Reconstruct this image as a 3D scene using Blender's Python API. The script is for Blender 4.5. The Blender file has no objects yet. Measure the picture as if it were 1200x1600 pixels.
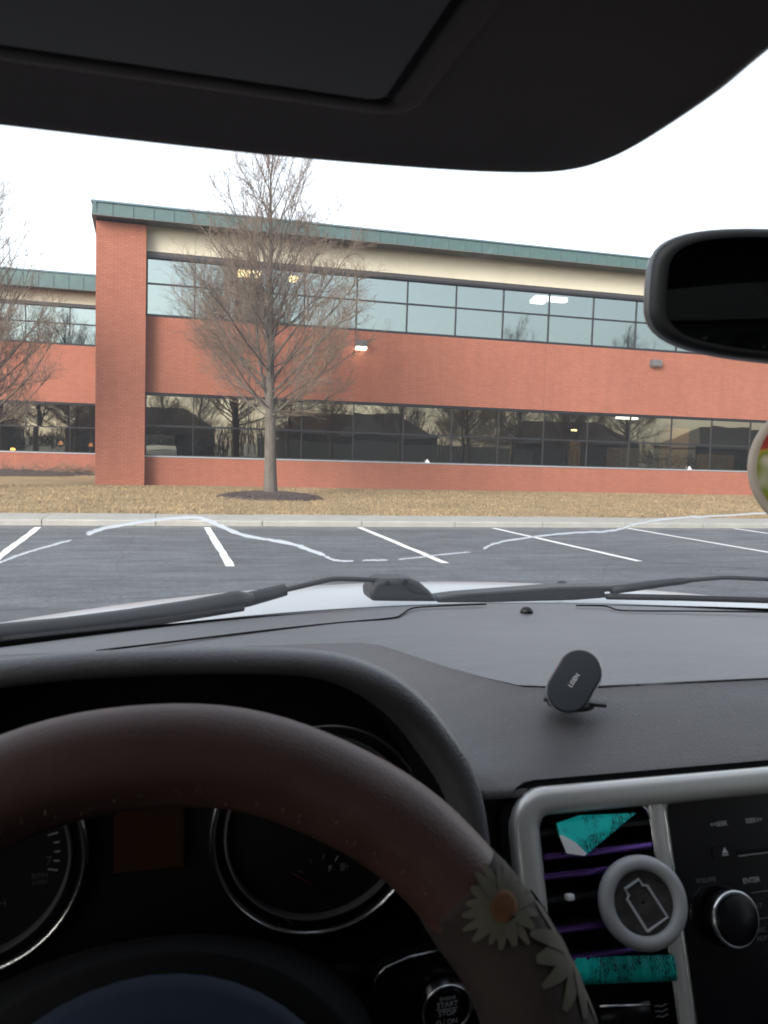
import bpy, bmesh, math, random
from mathutils import Vector, Matrix
import numpy as np

random.seed(7); rng = np.random.default_rng(7)
SC = bpy.context.scene
COL = SC.collection
PI = math.pi

# ------------------------------------------------------------------ camera
# World: X right along the office front, Y towards the office, Z up, metres. The car stands square to the office.
EYE = Vector((0, 0, 1.45))
FPX = 1293.0                                    # focal length in pixels of the 1200 x 1600 frame
ROT = Matrix(((0.96308053, -0.00874014, -0.26907155),
              (-0.26749494, 0.08168387, -0.96009073),
              (0.03037014, 0.99661997, 0.0763302)))
cd = bpy.data.cameras.new('camera'); cam = bpy.data.objects.new('camera', cd); COL.objects.link(cam)
cd.sensor_fit = 'VERTICAL'; cd.sensor_height = 36; cd.lens = FPX / 1600 * 36
cd.clip_start = 0.01; cd.clip_end = 3000
cam.matrix_world = Matrix.Translation(EYE) @ ROT.to_4x4()
cd.dof.use_dof = True; cd.dof.focus_distance = 22; cd.dof.aperture_fstop = 26
SC.camera = cam

def ray(px, py):                                # direction per metre of Y through a point of the frame
    d = ROT @ Vector((px - 600, 800 - py, -FPX)); return d / d.y
def at(px, py, Y): return EYE + ray(px, py) * Y

# ------------------------------------------------------------------ sky, sun, exposure
W = bpy.data.worlds.new('World'); SC.world = W; W.use_nodes = True
nt = W.node_tree; nt.nodes.clear()
SUN_EL, SUN_AZ = math.radians(25), math.radians(228)     # low veiled sun behind and left of the car
sky = nt.nodes.new('ShaderNodeTexSky'); sky.sky_type = 'NISHITA'; sky.sun_disc = False
sky.sun_elevation = SUN_EL; sky.sun_rotation = SUN_AZ
sky.air_density = 1.0; sky.dust_density = 2.5; sky.ozone_density = 1.0
hs = nt.nodes.new('ShaderNodeHueSaturation'); hs.inputs['Saturation'].default_value = 0.30
bg = nt.nodes.new('ShaderNodeBackground'); bg.inputs['Strength'].default_value = 0.15
wo = nt.nodes.new('ShaderNodeOutputWorld')
nt.links.new(sky.outputs[0], hs.inputs['Color']); nt.links.new(hs.outputs[0], bg.inputs['Color']); nt.links.new(bg.outputs[0], wo.inputs[0])
sd = bpy.data.lights.new('sun', 'SUN'); sun = bpy.data.objects.new('sun', sd); COL.objects.link(sun)
sd.energy = 0.95; sd.angle = math.radians(25); sd.color = (1, 0.93, 0.84)
sdir = Vector((math.sin(SUN_AZ) * math.cos(SUN_EL), math.cos(SUN_AZ) * math.cos(SUN_EL), math.sin(SUN_EL)))
sun.rotation_euler = sdir.to_track_quat('Z', 'Y').to_euler(); sun.location = (0, -20, 30)
SC.view_settings.view_transform = 'Standard'; SC.view_settings.look = 'None'
SC.view_settings.gamma = 1; SC.view_settings.exposure = 1.72; SC.view_settings.use_curve_mapping = False
SC.render.engine = 'CYCLES'; SC.cycles.max_bounces = 8; SC.cycles.transparent_max_bounces = 16
SC.cycles.use_denoising = True; SC.cycles.filter_width = 1.8; SC.cycles.caustics_reflective = False; SC.cycles.caustics_refractive = False
SC.cycles.sample_clamp_indirect = 6

# ------------------------------------------------------------------ materials
def new_mat(name):
    m = bpy.data.materials.new(name); m.use_nodes = True
    return m, m.node_tree, m.node_tree.nodes['Principled BSDF']
def coords(nt, scale=(1, 1, 1)):
    tc = nt.nodes.new('ShaderNodeTexCoord'); mp = nt.nodes.new('ShaderNodeMapping'); mp.inputs['Scale'].default_value = scale
    nt.links.new(tc.outputs['Object'], mp.inputs[0]); return mp.outputs[0]
def noise(nt, co, scale, detail=4, rough=.55):
    n = nt.nodes.new('ShaderNodeTexNoise'); n.inputs['Scale'].default_value = scale; n.inputs['Detail'].default_value = detail
    n.inputs['Roughness'].default_value = rough; nt.links.new(co, n.inputs['Vector']); return n.outputs['Fac']
def ramp(nt, fac, stops):
    r = nt.nodes.new('ShaderNodeValToRGB'); e = r.color_ramp.elements
    while len(e) < len(stops): e.new(.5)
    for k, (p, c) in enumerate(stops): e[k].position = p; e[k].color = (*c, 1)
    nt.links.new(fac, r.inputs[0]); return r.outputs[0]
def bump(nt, b, fac, strength, dist=.01):
    n = nt.nodes.new('ShaderNodeBump'); n.inputs['Strength'].default_value = strength; n.inputs['Distance'].default_value = dist
    nt.links.new(fac, n.inputs['Height']); nt.links.new(n.outputs[0], b.inputs['Normal'])
def mixcol(nt, fac, a, b, mode='MIX'):
    n = nt.nodes.new('ShaderNodeMix'); n.data_type = 'RGBA'; n.blend_type = mode
    for s, v in ((0, fac), (6, a), (7, b)):
        if isinstance(v, (int, float)): n.inputs[s].default_value = v
        elif isinstance(v, tuple): n.inputs[s].default_value = (*v, 1)
        else: nt.links.new(v, n.inputs[s])
    return n.outputs[2]
def mat(name, col, rough=.5, metal=0, var=.0, vscale=6, bmp=0, bscale=200, bdist=.001, spec=.5, scale=(1, 1, 1), emit=0, rvar=0):
    m, nt, b = new_mat(name)
    b.inputs['Roughness'].default_value = rough; b.inputs['Metallic'].default_value = metal; b.inputs['Specular IOR Level'].default_value = spec
    b.inputs['Base Color'].default_value = (*col, 1)
    if emit: b.inputs['Emission Color'].default_value = (*col, 1); b.inputs['Emission Strength'].default_value = emit
    if var or bmp or rvar: co = coords(nt, scale)
    if var:
        f = noise(nt, co, vscale)
        nt.links.new(ramp(nt, f, [(.25, tuple(c * (1 - var) for c in col)), (.75, tuple(min(1, c * (1 + var)) for c in col))]), b.inputs['Base Color'])
    if rvar:
        f = noise(nt, co, vscale * 1.7); mr = nt.nodes.new('ShaderNodeMapRange'); mr.inputs[3].default_value = rough - rvar; mr.inputs[4].default_value = rough + rvar
        nt.links.new(f, mr.inputs[0]); nt.links.new(mr.outputs[0], b.inputs['Roughness'])
    if bmp: bump(nt, b, noise(nt, co, bscale, 3), bmp, bdist)
    return m

def m_asphalt():
    m, nt, b = new_mat('asphalt'); co = coords(nt)
    big = ramp(nt, noise(nt, co, .35, 5, .6), [(.3, (.072, .079, .089)), (.7, (.104, .112, .124))])
    st = coords(nt, (.25, 2.2, 1)); streak = ramp(nt, noise(nt, st, 1.2, 5, .65), [(.34, (.76, .76, .77)), (.50, (1, 1, 1)), (.68, (1.18, 1.18, 1.18))])
    fine = ramp(nt, noise(nt, co, 16, 6, .8), [(.3, (.55, .55, .56)), (.72, (1.5, 1.5, 1.5))])
    v = nt.nodes.new('ShaderNodeTexVoronoi'); v.feature = 'DISTANCE_TO_EDGE'; v.inputs['Scale'].default_value = .33
    wob = nt.nodes.new('ShaderNodeTexNoise'); wob.inputs['Scale'].default_value = 1.1; wob.inputs['Detail'].default_value = 5; nt.links.new(co, wob.inputs['Vector'])
    add = nt.nodes.new('ShaderNodeMix'); add.data_type = 'VECTOR'; add.inputs[0].default_value = .35
    nt.links.new(co, add.inputs[4]); nt.links.new(wob.outputs['Color'], add.inputs[5]); nt.links.new(add.outputs[1], v.inputs['Vector'])
    crack = ramp(nt, v.outputs[0], [(0, (.72, .72, .72)), (.003, (1, 1, 1))])
    mid = ramp(nt, noise(nt, coords(nt, (.6, 1.6, 1)), 2.6, 6, .7), [(.36, (.74, .74, .75)), (.5, (1, 1, 1)), (.64, (1.26, 1.26, 1.25))]); big = mixcol(nt, 1, big, mid, 'MULTIPLY')
    c = mixcol(nt, 1, mixcol(nt, 1, mixcol(nt, 1, big, streak, 'MULTIPLY'), fine, 'MULTIPLY'), crack, 'MULTIPLY')
    nt.links.new(c, b.inputs['Base Color']); b.inputs['Roughness'].default_value = .75
    bump(nt, b, noise(nt, co, 90, 2, .7), .5, .006); return m
def m_brick(name='brick', tone=1.0):
    m, nt, b = new_mat(name)
    oi = nt.nodes.new('ShaderNodeObjectInfo'); geo = nt.nodes.new('ShaderNodeNewGeometry')
    ad = nt.nodes.new('ShaderNodeMath'); ad.operation = 'ADD'; nt.links.new(oi.outputs['Random'], ad.inputs[0]); nt.links.new(geo.outputs['Random Per Island'], ad.inputs[1])
    fr = nt.nodes.new('ShaderNodeMath'); fr.operation = 'FRACT'; nt.links.new(ad.outputs[0], fr.inputs[0])
    base = ramp(nt, fr.outputs[0], [(0, (.270 * tone, .092 * tone, .056 * tone)), (.5, (.284 * tone, .099 * tone, .061 * tone)), (1, (.298 * tone, .106 * tone, .066 * tone))])
    tc = nt.nodes.new('ShaderNodeNewGeometry')
    wn = ramp(nt, noise(nt, tc.outputs['Position'], .45, 5, .6), [(.3, (.93, .92, .91)), (.7, (1.05, 1.06, 1.07))])
    mp = nt.nodes.new('ShaderNodeMapping'); mp.inputs['Scale'].default_value = (2.2, 1, .16); nt.links.new(tc.outputs['Position'], mp.inputs[0])
    run = ramp(nt, noise(nt, mp.outputs[0], 1.4, 5, .65), [(.3, (.92, .92, .92)), (.5, (1, 1, 1)), (.75, (1.06, 1.06, 1.06))])
    nt.links.new(mixcol(nt, 1, mixcol(nt, 1, base, wn, 'MULTIPLY'), run, 'MULTIPLY'), b.inputs['Base Color'])
    b.inputs['Roughness'].default_value = .85; bump(nt, b, noise(nt, tc.outputs['Position'], 60, 3), .3, .004); return m
def schlick(nt, f0):
    geo = nt.nodes.new('ShaderNodeNewGeometry'); dp = nt.nodes.new('ShaderNodeVectorMath'); dp.operation = 'DOT_PRODUCT'
    nt.links.new(geo.outputs['Normal'], dp.inputs[0]); nt.links.new(geo.outputs['Incoming'], dp.inputs[1])
    def mth(op, a, b=None):
        n = nt.nodes.new('ShaderNodeMath'); n.operation = op
        for k, v in enumerate((a, b)):
            if v is None: continue
            if isinstance(v, (int, float)): n.inputs[k].default_value = v
            else: nt.links.new(v, n.inputs[k])
        return n.outputs[0]
    q = mth('POWER', mth('SUBTRACT', 1.0, mth('ABSOLUTE', dp.outputs['Value'])), 5.0)
    return mth('ADD', mth('MULTIPLY', q, 1 - f0), f0)
def m_glass(name, refl, tint, rough=.0, wave=.25, dim=(.3, .34, .35)):
    m = bpy.data.materials.new(name); m.use_nodes = True; nt = m.node_tree; nt.nodes.clear()
    out = nt.nodes.new('ShaderNodeOutputMaterial'); mx = nt.nodes.new('ShaderNodeMixShader')
    tr = nt.nodes.new('ShaderNodeBsdfTransparent'); tr.inputs[0].default_value = (*dim, 1)
    gl = nt.nodes.new('ShaderNodeBsdfGlossy'); gl.inputs['Color'].default_value = (*tint, 1); gl.inputs['Roughness'].default_value = rough
    nt.links.new(schlick(nt, refl), mx.inputs[0]); nt.links.new(tr.outputs[0], mx.inputs[1]); nt.links.new(gl.outputs[0], mx.inputs[2]); nt.links.new(mx.outputs[0], out.inputs[0])
    if wave:
        geo = nt.nodes.new('ShaderNodeNewGeometry'); bp = nt.nodes.new('ShaderNodeBump'); bp.inputs['Strength'].default_value = wave; bp.inputs['Distance'].default_value = .012
        nt.links.new(noise(nt, geo.outputs['Position'], .9, 1, .4), bp.inputs['Height']); nt.links.new(bp.outputs[0], gl.inputs['Normal'])
    return m
def m_lawn():
    m, nt, b = new_mat('dry_lawn'); co = coords(nt)
    a = ramp(nt, noise(nt, co, .6, 6, .65), [(.25, (.175, .122, .062)), (.5, (.255, .185, .100)), (.8, (.30, .228, .132))])
    f = ramp(nt, noise(nt, co, 14, 4, .7), [(.3, (.72, .70, .66)), (.7, (1.15, 1.15, 1.12))])
    nt.links.new(mixcol(nt, 1, a, f, 'MULTIPLY'), b.inputs['Base Color']); b.inputs['Roughness'].default_value = .95
    bump(nt, b, noise(nt, co, 20, 4, .7), .8, .03); return m
def m_teal():
    m, nt, b = new_mat('teal_print'); co = coords(nt)
    w = nt.nodes.new('ShaderNodeTexWave'); w.inputs['Scale'].default_value = 130; w.inputs['Distortion'].default_value = 9; w.inputs['Detail'].default_value = 3; w.inputs['Detail Scale'].default_value = 3
    nt.links.new(co, w.inputs['Vector'])
    mask = noise(nt, co, 48, 3, .6); mr = ramp(nt, mask, [(.44, (0, 0, 0)), (.56, (1, 1, 1))])
    pr = ramp(nt, w.outputs['Fac'], [(.48, (.0, .55, .50)), (.62, (.004, .05, .055))])
    nt.links.new(mixcol(nt, mr, (.0, .62, .56), pr), b.inputs['Base Color']); b.inputs['Roughness'].default_value = .45; return m
def m_leather():
    m, nt, b = new_mat('brown_leather'); co = coords(nt)
    a = ramp(nt, noise(nt, co, 30, 5, .6), [(.3, (.056, .026, .0225)), (.7, (.078, .037, .032))])
    nt.links.new(a, b.inputs['Base Color']); b.inputs['Roughness'].default_value = .5
    v = nt.nodes.new('ShaderNodeTexVoronoi'); v.inputs['Scale'].default_value = 650; nt.links.new(co, v.inputs['Vector'])
    bump(nt, b, v.outputs['Distance'], .25, .0005); return m
def m_freshener():
    m, nt, b = new_mat('freshener_print'); co = coords(nt)
    a = ramp(nt, noise(nt, co, 34, 2, .5), [(.36, (.30, .012, .016)), (.46, (.45, .05, .03)), (.5, (.5, .36, .04)), (.56, (.22, .27, .02)), (.68, (.7, .62, .5))])
    nt.links.new(a, b.inputs['Base Color']); b.inputs['Roughness'].default_value = .35; return m

MA = dict(
 asphalt=m_asphalt(), brick=m_brick(), lawn=m_lawn(), teal=m_teal(), leather=m_leather(), fresh=m_freshener(),
 mortar=mat('mortar', (.185, .074, .052), .95, var=.12, vscale=3),
 concrete=mat('concrete', (.29, .285, .265), .9, var=.14, vscale=2.2, bmp=.3, bscale=60, bdist=.004),
 paint=mat('road_paint', (.72, .72, .72), .7, var=.12, vscale=9),
 cream=mat('cream_panel', (.52, .475, .375), .7, var=.05, vscale=1.2),
 copper=mat('green_metal', (.050, .092, .090), .45, .0, var=.22, vscale=1.6, rvar=.12),
 coppercap=mat('green_metal_cap', (.085, .13, .15), .4, .0, var=.15, vscale=2),
 soffit=mat('soffit', (.10, .11, .11), .8),
 frame=mat('dark_aluminium', (.018, .018, .022), .4, .3),
 header=mat('bronze_header', (.05, .046, .048), .5, .2),
 sill=mat('metal_sill', (.33, .37, .40), .4, .4),
 glass_up=m_glass('reflective_glass', .30, (.79, .93, .92), wave=.10, dim=(.34, .38, .38)),
 glass_lo=m_glass('warm_sky_glass', .37, (.88, .80, .60), wave=.16, dim=(.30, .31, .30)),  # warm reflection tint stands in for the yellow low sky
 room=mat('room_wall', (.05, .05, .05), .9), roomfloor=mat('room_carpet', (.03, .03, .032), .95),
 tan=mat('tan_laminate', (.34, .21, .10), .6, var=.1), card=mat('cardboard', (.36, .25, .15), .8, var=.1), white=mat('white_paper', (.85, .85, .85), .6),
 lampbox=mat('lamp_housing', (.10, .095, .10), .5), lens_on=mat('lit_lens', (1, .86, .62), .5, emit=4.5), lens_off=mat('unlit_lens', (.3, .3, .32), .3),
 tube_light=mat('ceiling_light', (1, .93, .82), .5, emit=3.0), warm_light=mat('warm_light', (1, .66, .28), .5, emit=5), shade=mat('lamp_shade', (1, .50, .12), .6, emit=4.0),
 bark=mat('bark', (.085, .073, .062), .95, var=.35, vscale=14, bmp=.8, bscale=50, bdist=.02, scale=(1, 1, .25)),
 twig=mat('twig', (.14, .102, .078), .9, var=.25, vscale=2),
 mulch=mat('mulch', (.055, .038, .034), .98, var=.4, vscale=25, bmp=1, bscale=40, bdist=.03),
 drygrass=mat('dry_grass_blades', (.265, .192, .105), .9, var=.4, vscale=.9),
 siding=mat('house_siding', (.055, .053, .05), .8), shingle=mat('shingle', (.045, .043, .045), .9, var=.3), fence=mat('fence_board', (.15, .152, .152), .9, var=.15), rear_glass=mat('house_glass', (.02, .02, .025), .1),
 hedge=mat('hedge_leaf', (.025, .030, .018), .9, var=.4),
 # car
 carpaint=mat('white_car_paint', (.54, .55, .56), .28, var=.02), black=mat('black_plastic', (.009, .0095, .011), .5, bmp=.25, bscale=700, bdist=.0004),
 wiper=mat('wiper_black', (.022, .025, .028), .5, var=.25, vscale=25), rubber=mat('rubber', (.012, .012, .013), .7),
 liner=mat('headliner_fabric', (.06, .056, .056), .95, bmp=.4, bscale=1200, bdist=.0005), visor=mat('visor_vinyl', (.20, .160, .155), .8, var=.08, vscale=14, bmp=.4, bscale=1500, bdist=.0004),
 flap=mat('visor_flap', (.11, .104, .108), .6), seat=mat('seat_fabric', (.035, .033, .033), .9),
 silver=mat('silver_trim', (.66, .65, .63), .38, .55, rvar=.05, vscale=60), chrome=mat('chrome', (.85, .85, .87), .2, 1), gloss=mat('piano_black', (.006, .006, .008), .18),
 inky=mat('matte_black', (.006, .006, .007), .8, spec=.2), gauge=mat('gauge_face', (.008, .008, .011), .5), ink=mat('label_ink', (.45, .46, .48), .6), dimink=mat('dim_ink', (.13, .13, .145), .6), red=mat('needle_red', (.05, .006, .006), .6),
 display=mat('amber_display', (.045, .018, .009), .35), purple=mat('purple_chrome', (.24, .12, .50), .25, .9), mount=mat('mount_black', (.028, .034, .044), .42), 
 grip=mat('frosted_silicone', (.36, .365, .38), .4), navy=mat('navy_cloth', (.006, .014, .036), .85), hub=mat('hub_vinyl', (.012, .0115, .012), .6),
 cover=mat('cover_fabric', (.028, .0185, .016), .85, var=.3, vscale=60), petal=mat('daisy_petal', (.092, .084, .062), .85, var=.25, vscale=70), daisyc=mat('daisy_centre', (.095, .036, .010), .85, var=.3, vscale=90), thread=mat('worn_edge', (.13, .085, .06), .9),
 mirror=mat('mirror_face', (.20, .215, .23), .02, 1), crack=mat('fractured_glass', (.9, .92, .95), .35),
)
def m_windshield():
    m = bpy.data.materials.new('windshield_glass'); m.use_nodes = True; nt = m.node_tree; nt.nodes.clear()
    out = nt.nodes.new('ShaderNodeOutputMaterial'); mx = nt.nodes.new('ShaderNodeMixShader')
    tr = nt.nodes.new('ShaderNodeBsdfTransparent'); tr.inputs[0].default_value = (.93, .955, .95, 1)
    gl = nt.nodes.new('ShaderNodeBsdfGlossy'); gl.inputs['Roughness'].default_value = .03
    tl = nt.nodes.new('ShaderNodeBsdfTranslucent'); tl.inputs[0].default_value = (.9, .93, 1, 1); dm = nt.nodes.new('ShaderNodeMixShader')
    co = coords(nt); nz = noise(nt, co, 5, 4, .6); mr = nt.nodes.new('ShaderNodeMapRange'); mr.inputs[3].default_value = .008; mr.inputs[4].default_value = .034; nt.links.new(nz, mr.inputs[0]); nt.links.new(mr.outputs[0], dm.inputs[0])
    nt.links.new(tr.outputs[0], dm.inputs[1]); nt.links.new(tl.outputs[0], dm.inputs[2])
    nt.links.new(schlick(nt, .05), mx.inputs[0]); nt.links.new(dm.outputs[0], mx.inputs[1]); nt.links.new(gl.outputs[0], mx.inputs[2]); nt.links.new(mx.outputs[0], out.inputs[0]); return m
MA['windshield'] = m_windshield()
def m_dash(name, c, rough, spec):
    m, nt, b = new_mat(name); co = coords(nt)
    base = ramp(nt, noise(nt, co, 7, 5, .6), [(.3, tuple(q * .90 for q in c)), (.7, tuple(q * 1.1 for q in c))])
    st = coords(nt, (3, 16, 3)); wipe = ramp(nt, noise(nt, st, 4, 5, .65), [(.35, (.92, .92, .92)), (.7, (1.10, 1.10, 1.10))])
    v = nt.nodes.new('ShaderNodeTexVoronoi'); v.inputs['Scale'].default_value = 150; nt.links.new(co, v.inputs['Vector'])
    lint = ramp(nt, v.outputs['Distance'], [(.045, (.16, .16, .16)), (.085, (0, 0, 0))])
    nt.links.new(mixcol(nt, 1, mixcol(nt, 1, base, wipe, 'MULTIPLY'), lint, 'ADD'), b.inputs['Base Color'])
    b.inputs['Roughness'].default_value = rough; b.inputs['Specular IOR Level'].default_value = spec
    v2 = nt.nodes.new('ShaderNodeTexVoronoi'); v2.inputs['Scale'].default_value = 520; nt.links.new(co, v2.inputs['Vector']); bump(nt, b, v2.outputs['Distance'], .45, .0006); return m
MA['dash'] = m_dash('dash_vinyl', (.120, .118, .127), .43, .72); MA['dash_shaded'] = m_dash('dash_vinyl_shaded', (.094, .087, .090), .48, .6)  # one vinyl: lighter for the lit top, shade painted into the lower fold
def m_crack():
    m = bpy.data.materials.new('fractured_glass'); m.use_nodes = True; nt = m.node_tree; nt.nodes.clear(); out = nt.nodes.new('ShaderNodeOutputMaterial'); ad = nt.nodes.new('ShaderNodeMixShader'); ad.inputs[0].default_value = .95
    d = nt.nodes.new('ShaderNodeBsdfDiffuse'); t = nt.nodes.new('ShaderNodeBsdfTranslucent'); d.inputs[0].default_value = t.inputs[0].default_value = (.95, .96, .97, 1)
    nt.links.new(d.outputs[0], ad.inputs[1]); nt.links.new(t.outputs[0], ad.inputs[2]); nt.links.new(ad.outputs[0], out.inputs[0]); return m
MA['crack'] = m_crack()
def m_tint(name, c):
    m = bpy.data.materials.new(name); m.use_nodes = True; nt = m.node_tree; nt.nodes.clear(); out = nt.nodes.new('ShaderNodeOutputMaterial'); mx = nt.nodes.new('ShaderNodeMixShader')
    tr = nt.nodes.new('ShaderNodeBsdfTransparent'); tr.inputs[0].default_value = (*c, 1); gl = nt.nodes.new('ShaderNodeBsdfGlossy'); gl.inputs['Roughness'].default_value = .02
    nt.links.new(schlick(nt, .05), mx.inputs[0]); nt.links.new(tr.outputs[0], mx.inputs[1]); nt.links.new(gl.outputs[0], mx.inputs[2]); nt.links.new(mx.outputs[0], out.inputs[0]); return m
MA['dimming'] = m_tint('dimming_glass', (.10, .105, .10)); MA['side_glass'] = m_tint('side_window_glass', (.30, .315, .315))  # unseen side panes, added with this tint to cut light from behind

# ------------------------------------------------------------------ mesh helpers
def wloc(o):
    v = Vector((0, 0, 0))
    while o is not None: v += o.location; o = o.parent
    return v
def link(name, me, m, parent=None, smooth=False, origin=None):
    o = bpy.data.objects.new(name, me); COL.objects.link(o)
    if m is not None: me.materials.append(MA[m] if isinstance(m, str) else m)
    off = Vector((0, 0, 0))
    if parent is not None: o.parent = parent; off = wloc(parent)
    if origin is not None: o.location = Vector(origin) - off; off = Vector(origin)
    if off.length: me.transform(Matrix.Translation(-off))
    if smooth:
        me.polygons.foreach_set('use_smooth', [True] * len(me.polygons))
        if smooth == 'auto': me.set_sharp_from_angle(angle=math.radians(38))
    return o
class MB:
    """collects verts and faces in world coordinates; build() links them as one mesh object"""
    def __init__(s): s.v = []; s.f = []
    def add(s, vs, fs):
        n = len(s.v); s.v += [tuple(v) for v in vs]; s.f += [tuple(i + n for i in f) for f in fs]; return s
    def box(s, x0, x1, y0, y1, z0, z1):
        return s.add([(x, y, z) for x in (x0, x1) for y in (y0, y1) for z in (z0, z1)],
                     [(0, 1, 3, 2), (4, 6, 7, 5), (0, 4, 5, 1), (2, 3, 7, 6), (0, 2, 6, 4), (1, 5, 7, 3)])
    def rbox(s, c, size, rad=.01, seg=2, rot=None):
        bm = bmesh.new(); bmesh.ops.create_cube(bm, size=1)
        bmesh.ops.scale(bm, vec=size, verts=bm.verts); bmesh.ops.bevel(bm, geom=bm.edges[:], offset=rad, segments=seg, affect='EDGES', profile=.5)
        bm.verts.index_update(); M4 = Matrix.Translation(c) @ (rot.to_4x4() if rot else Matrix())
        vs = [M4 @ v.co for v in bm.verts]; fs = [[v.index for v in f.verts] for f in bm.faces]; bm.free(); return s.add(vs, fs)
    def rings(s, rs, closed=True, caps=False):
        n = len(rs[0]); vs = [p for r in rs for p in r]; fs = []
        for k in range(len(rs) - 1):
            for i in range(n if closed else n - 1):
                j = (i + 1) % n; fs.append((k * n + i, k * n + j, (k + 1) * n + j, (k + 1) * n + i))
        if caps: fs.append(tuple(range(n))[::-1]); fs.append(tuple((len(rs) - 1) * n + i for i in range(n)))
        return s.add(vs, fs)
    def tube(s, pts, rad, sides=8, caps=True, flat=None):
        pts = [Vector(p) for p in pts]; rs = []; up = Vector((0, 0, 1))
        for i, p in enumerate(pts):
            t = (pts[min(i + 1, len(pts) - 1)] - pts[max(i - 1, 0)]).normalized()
            a = t.cross(up); a = a.normalized() if a.length > 1e-4 else Vector((1, 0, 0)); b = a.cross(t)
            r = rad[i] if isinstance(rad, (list, tuple)) else rad; ra, rb = (r, r) if flat is None else (r, r * flat)
            rs.append([p + a * (ra * math.cos(2 * PI * k / sides)) + b * (rb * math.sin(2 * PI * k / sides)) for k in range(sides)])
        return s.rings(rs, True, caps)
    def lathe(s, o, ax, prof, n=40, caps=True):            # prof: (radius, height along ax)
        o = Vector(o); ax = Vector(ax).normalized(); a = ax.cross(Vector((0, 0, 1))); a = a.normalized() if a.length > 1e-3 else Vector((1, 0, 0)); b = ax.cross(a)
        return s.rings([[o + ax * h + (a * math.cos(2 * PI * k / n) + b * math.sin(2 * PI * k / n)) * r for k in range(n)] for r, h in prof], True, caps)
    def prism(s, poly, n):                                 # poly of world points extruded by vector n
        k = len(poly); p2 = [Vector(p) + Vector(n) for p in poly]
        return s.add(list(poly) + p2, [tuple(range(k)), tuple(range(2 * k - 1, k - 1, -1))] + [((i + 1) % k, i, k + i, k + (i + 1) % k) for i in range(k)])
    def sweep(s, path, fr, hw, depth, closed=True, seg=8, n0=0):   # domed strip along a 2-D path of the plane fr(u, w, n)
        rs = []; N = len(path)
        for i in range(N):
            a = path[(i - 1) % N] if closed or i > 0 else path[i]; b = path[(i + 1) % N] if closed or i < N - 1 else path[i]
            t = Vector((b[0] - a[0], b[1] - a[1])).normalized(); nn = Vector((-t.y, t.x))
            rs.append([fr(path[i][0] + nn.x * q, path[i][1] + nn.y * q, n0 + h) for q, h in [(-hw, -.006)] + [(hw * math.sin(PI * (k / seg - .5)), depth * math.cos(PI * (k / seg - .5)) ** .7) for k in range(seg + 1)] + [(hw, -.006)]])
        if closed: rs.append(rs[0])
        return s.rings(rs, False)
    def mesh(s, name):
        me = bpy.data.meshes.new(name); me.from_pydata(s.v, [], s.f); me.update()
        bm = bmesh.new(); bm.from_mesh(me); bmesh.ops.recalc_face_normals(bm, faces=bm.faces); bm.to_mesh(me); bm.free(); return me
    def build(s, name, m, parent=None, smooth=False, origin=None): return link(name, s.mesh(name), m, parent, smooth, origin)
def tag(o, label=None, cat=None, group=None, kind=None):
    for k, v in (('label', label), ('category', cat), ('group', group), ('kind', kind)):
        if v: o[k] = v
    return o
def empty(name, loc, label=None, cat=None, group=None):
    o = bpy.data.objects.new(name, None); COL.objects.link(o); o.location = loc; o.empty_display_size = .1; return tag(o, label, cat, group)
def dup(o, loc, rz=0, sc=1, label=None):
    def cp(a, par):
        c = a.copy(); COL.objects.link(c); c.parent = par
        for ch in list(a.children): cp(ch, c)
        return c
    r = cp(o, None); r.location = loc; r.rotation_euler = (0, 0, rz); r.scale = (sc, sc, sc)
    if label: r['label'] = label
    return r
def text(name, body, size, fr, m, parent, align='CENTER'):          # fr: 4x4 matrix, text in its XY plane
    cu = bpy.data.curves.new(name, 'FONT'); cu.body = body; cu.size = size; cu.align_x = align; cu.align_y = 'CENTER'; cu.extrude = .00008; cu.resolution_u = 3
    o = bpy.data.objects.new(name, cu); COL.objects.link(o); dg = bpy.context.evaluated_depsgraph_get(); me = bpy.data.meshes.new_from_object(o.evaluated_get(dg)); bpy.data.objects.remove(o)
    me.materials.clear(); me.materials.append(MA[m]); o = bpy.data.objects.new(name, me); COL.objects.link(o); o.parent = parent
    o.matrix_local = Matrix.Translation(-wloc(parent)) @ fr; return o
def frame(o, right, up):
    r = Vector(right).normalized(); u = Vector(up).normalized(); n = r.cross(u)
    return Matrix.Translation(o) @ Matrix((r, u, n)).transposed().to_4x4()
def smoothpath(pts, sub=6):                                          # Catmull-Rom
    P = [Vector(p) for p in pts]; out = []
    for i in range(len(P) - 1):
        a, b, c, d = P[max(i - 1, 0)], P[i], P[i + 1], P[min(i + 2, len(P) - 1)]
        for k in range(sub):
            t = k / sub; out.append(.5 * ((2 * b) + (c - a) * t + (2 * a - 5 * b + 4 * c - d) * t * t + (3 * b - a - 3 * c + d) * t ** 3))
    return out + [P[-1]]

# ================================================================== SETTING
def sheet(name, xs, ys, zf, m, kind='structure'):
    nx, ny = len(xs), len(ys); mb = MB(); mb.add([(x, y, zf(x, y)) for y in ys for x in xs], [(j * nx + i, j * nx + i + 1, (j + 1) * nx + i + 1, (j + 1) * nx + i) for j in range(ny - 1) for i in range(nx - 1)])
    return tag(mb.build(name, m), kind=kind)
sheet('parking_lot', [-900, 900], [-900, 14.72], lambda x, y: 0, 'asphalt')
LAWN0 = 16.02
def lawn_z(x, y):
    t = min(1, max(0, (y - LAWN0) / 9.5)); return .092 + .05 * t + (.012 * math.sin(1.3 * x + .4 * y) * math.sin(.9 * y) if LAWN0 + .3 < y < 25.4 else 0)
sheet('lawn', [-900, -60] + [-12 + .5 * i for i in range(90)] + [90, 900], [LAWN0 + .25 * i for i in range(41)] + [30, 60, 1500], lawn_z, 'lawn')
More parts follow.
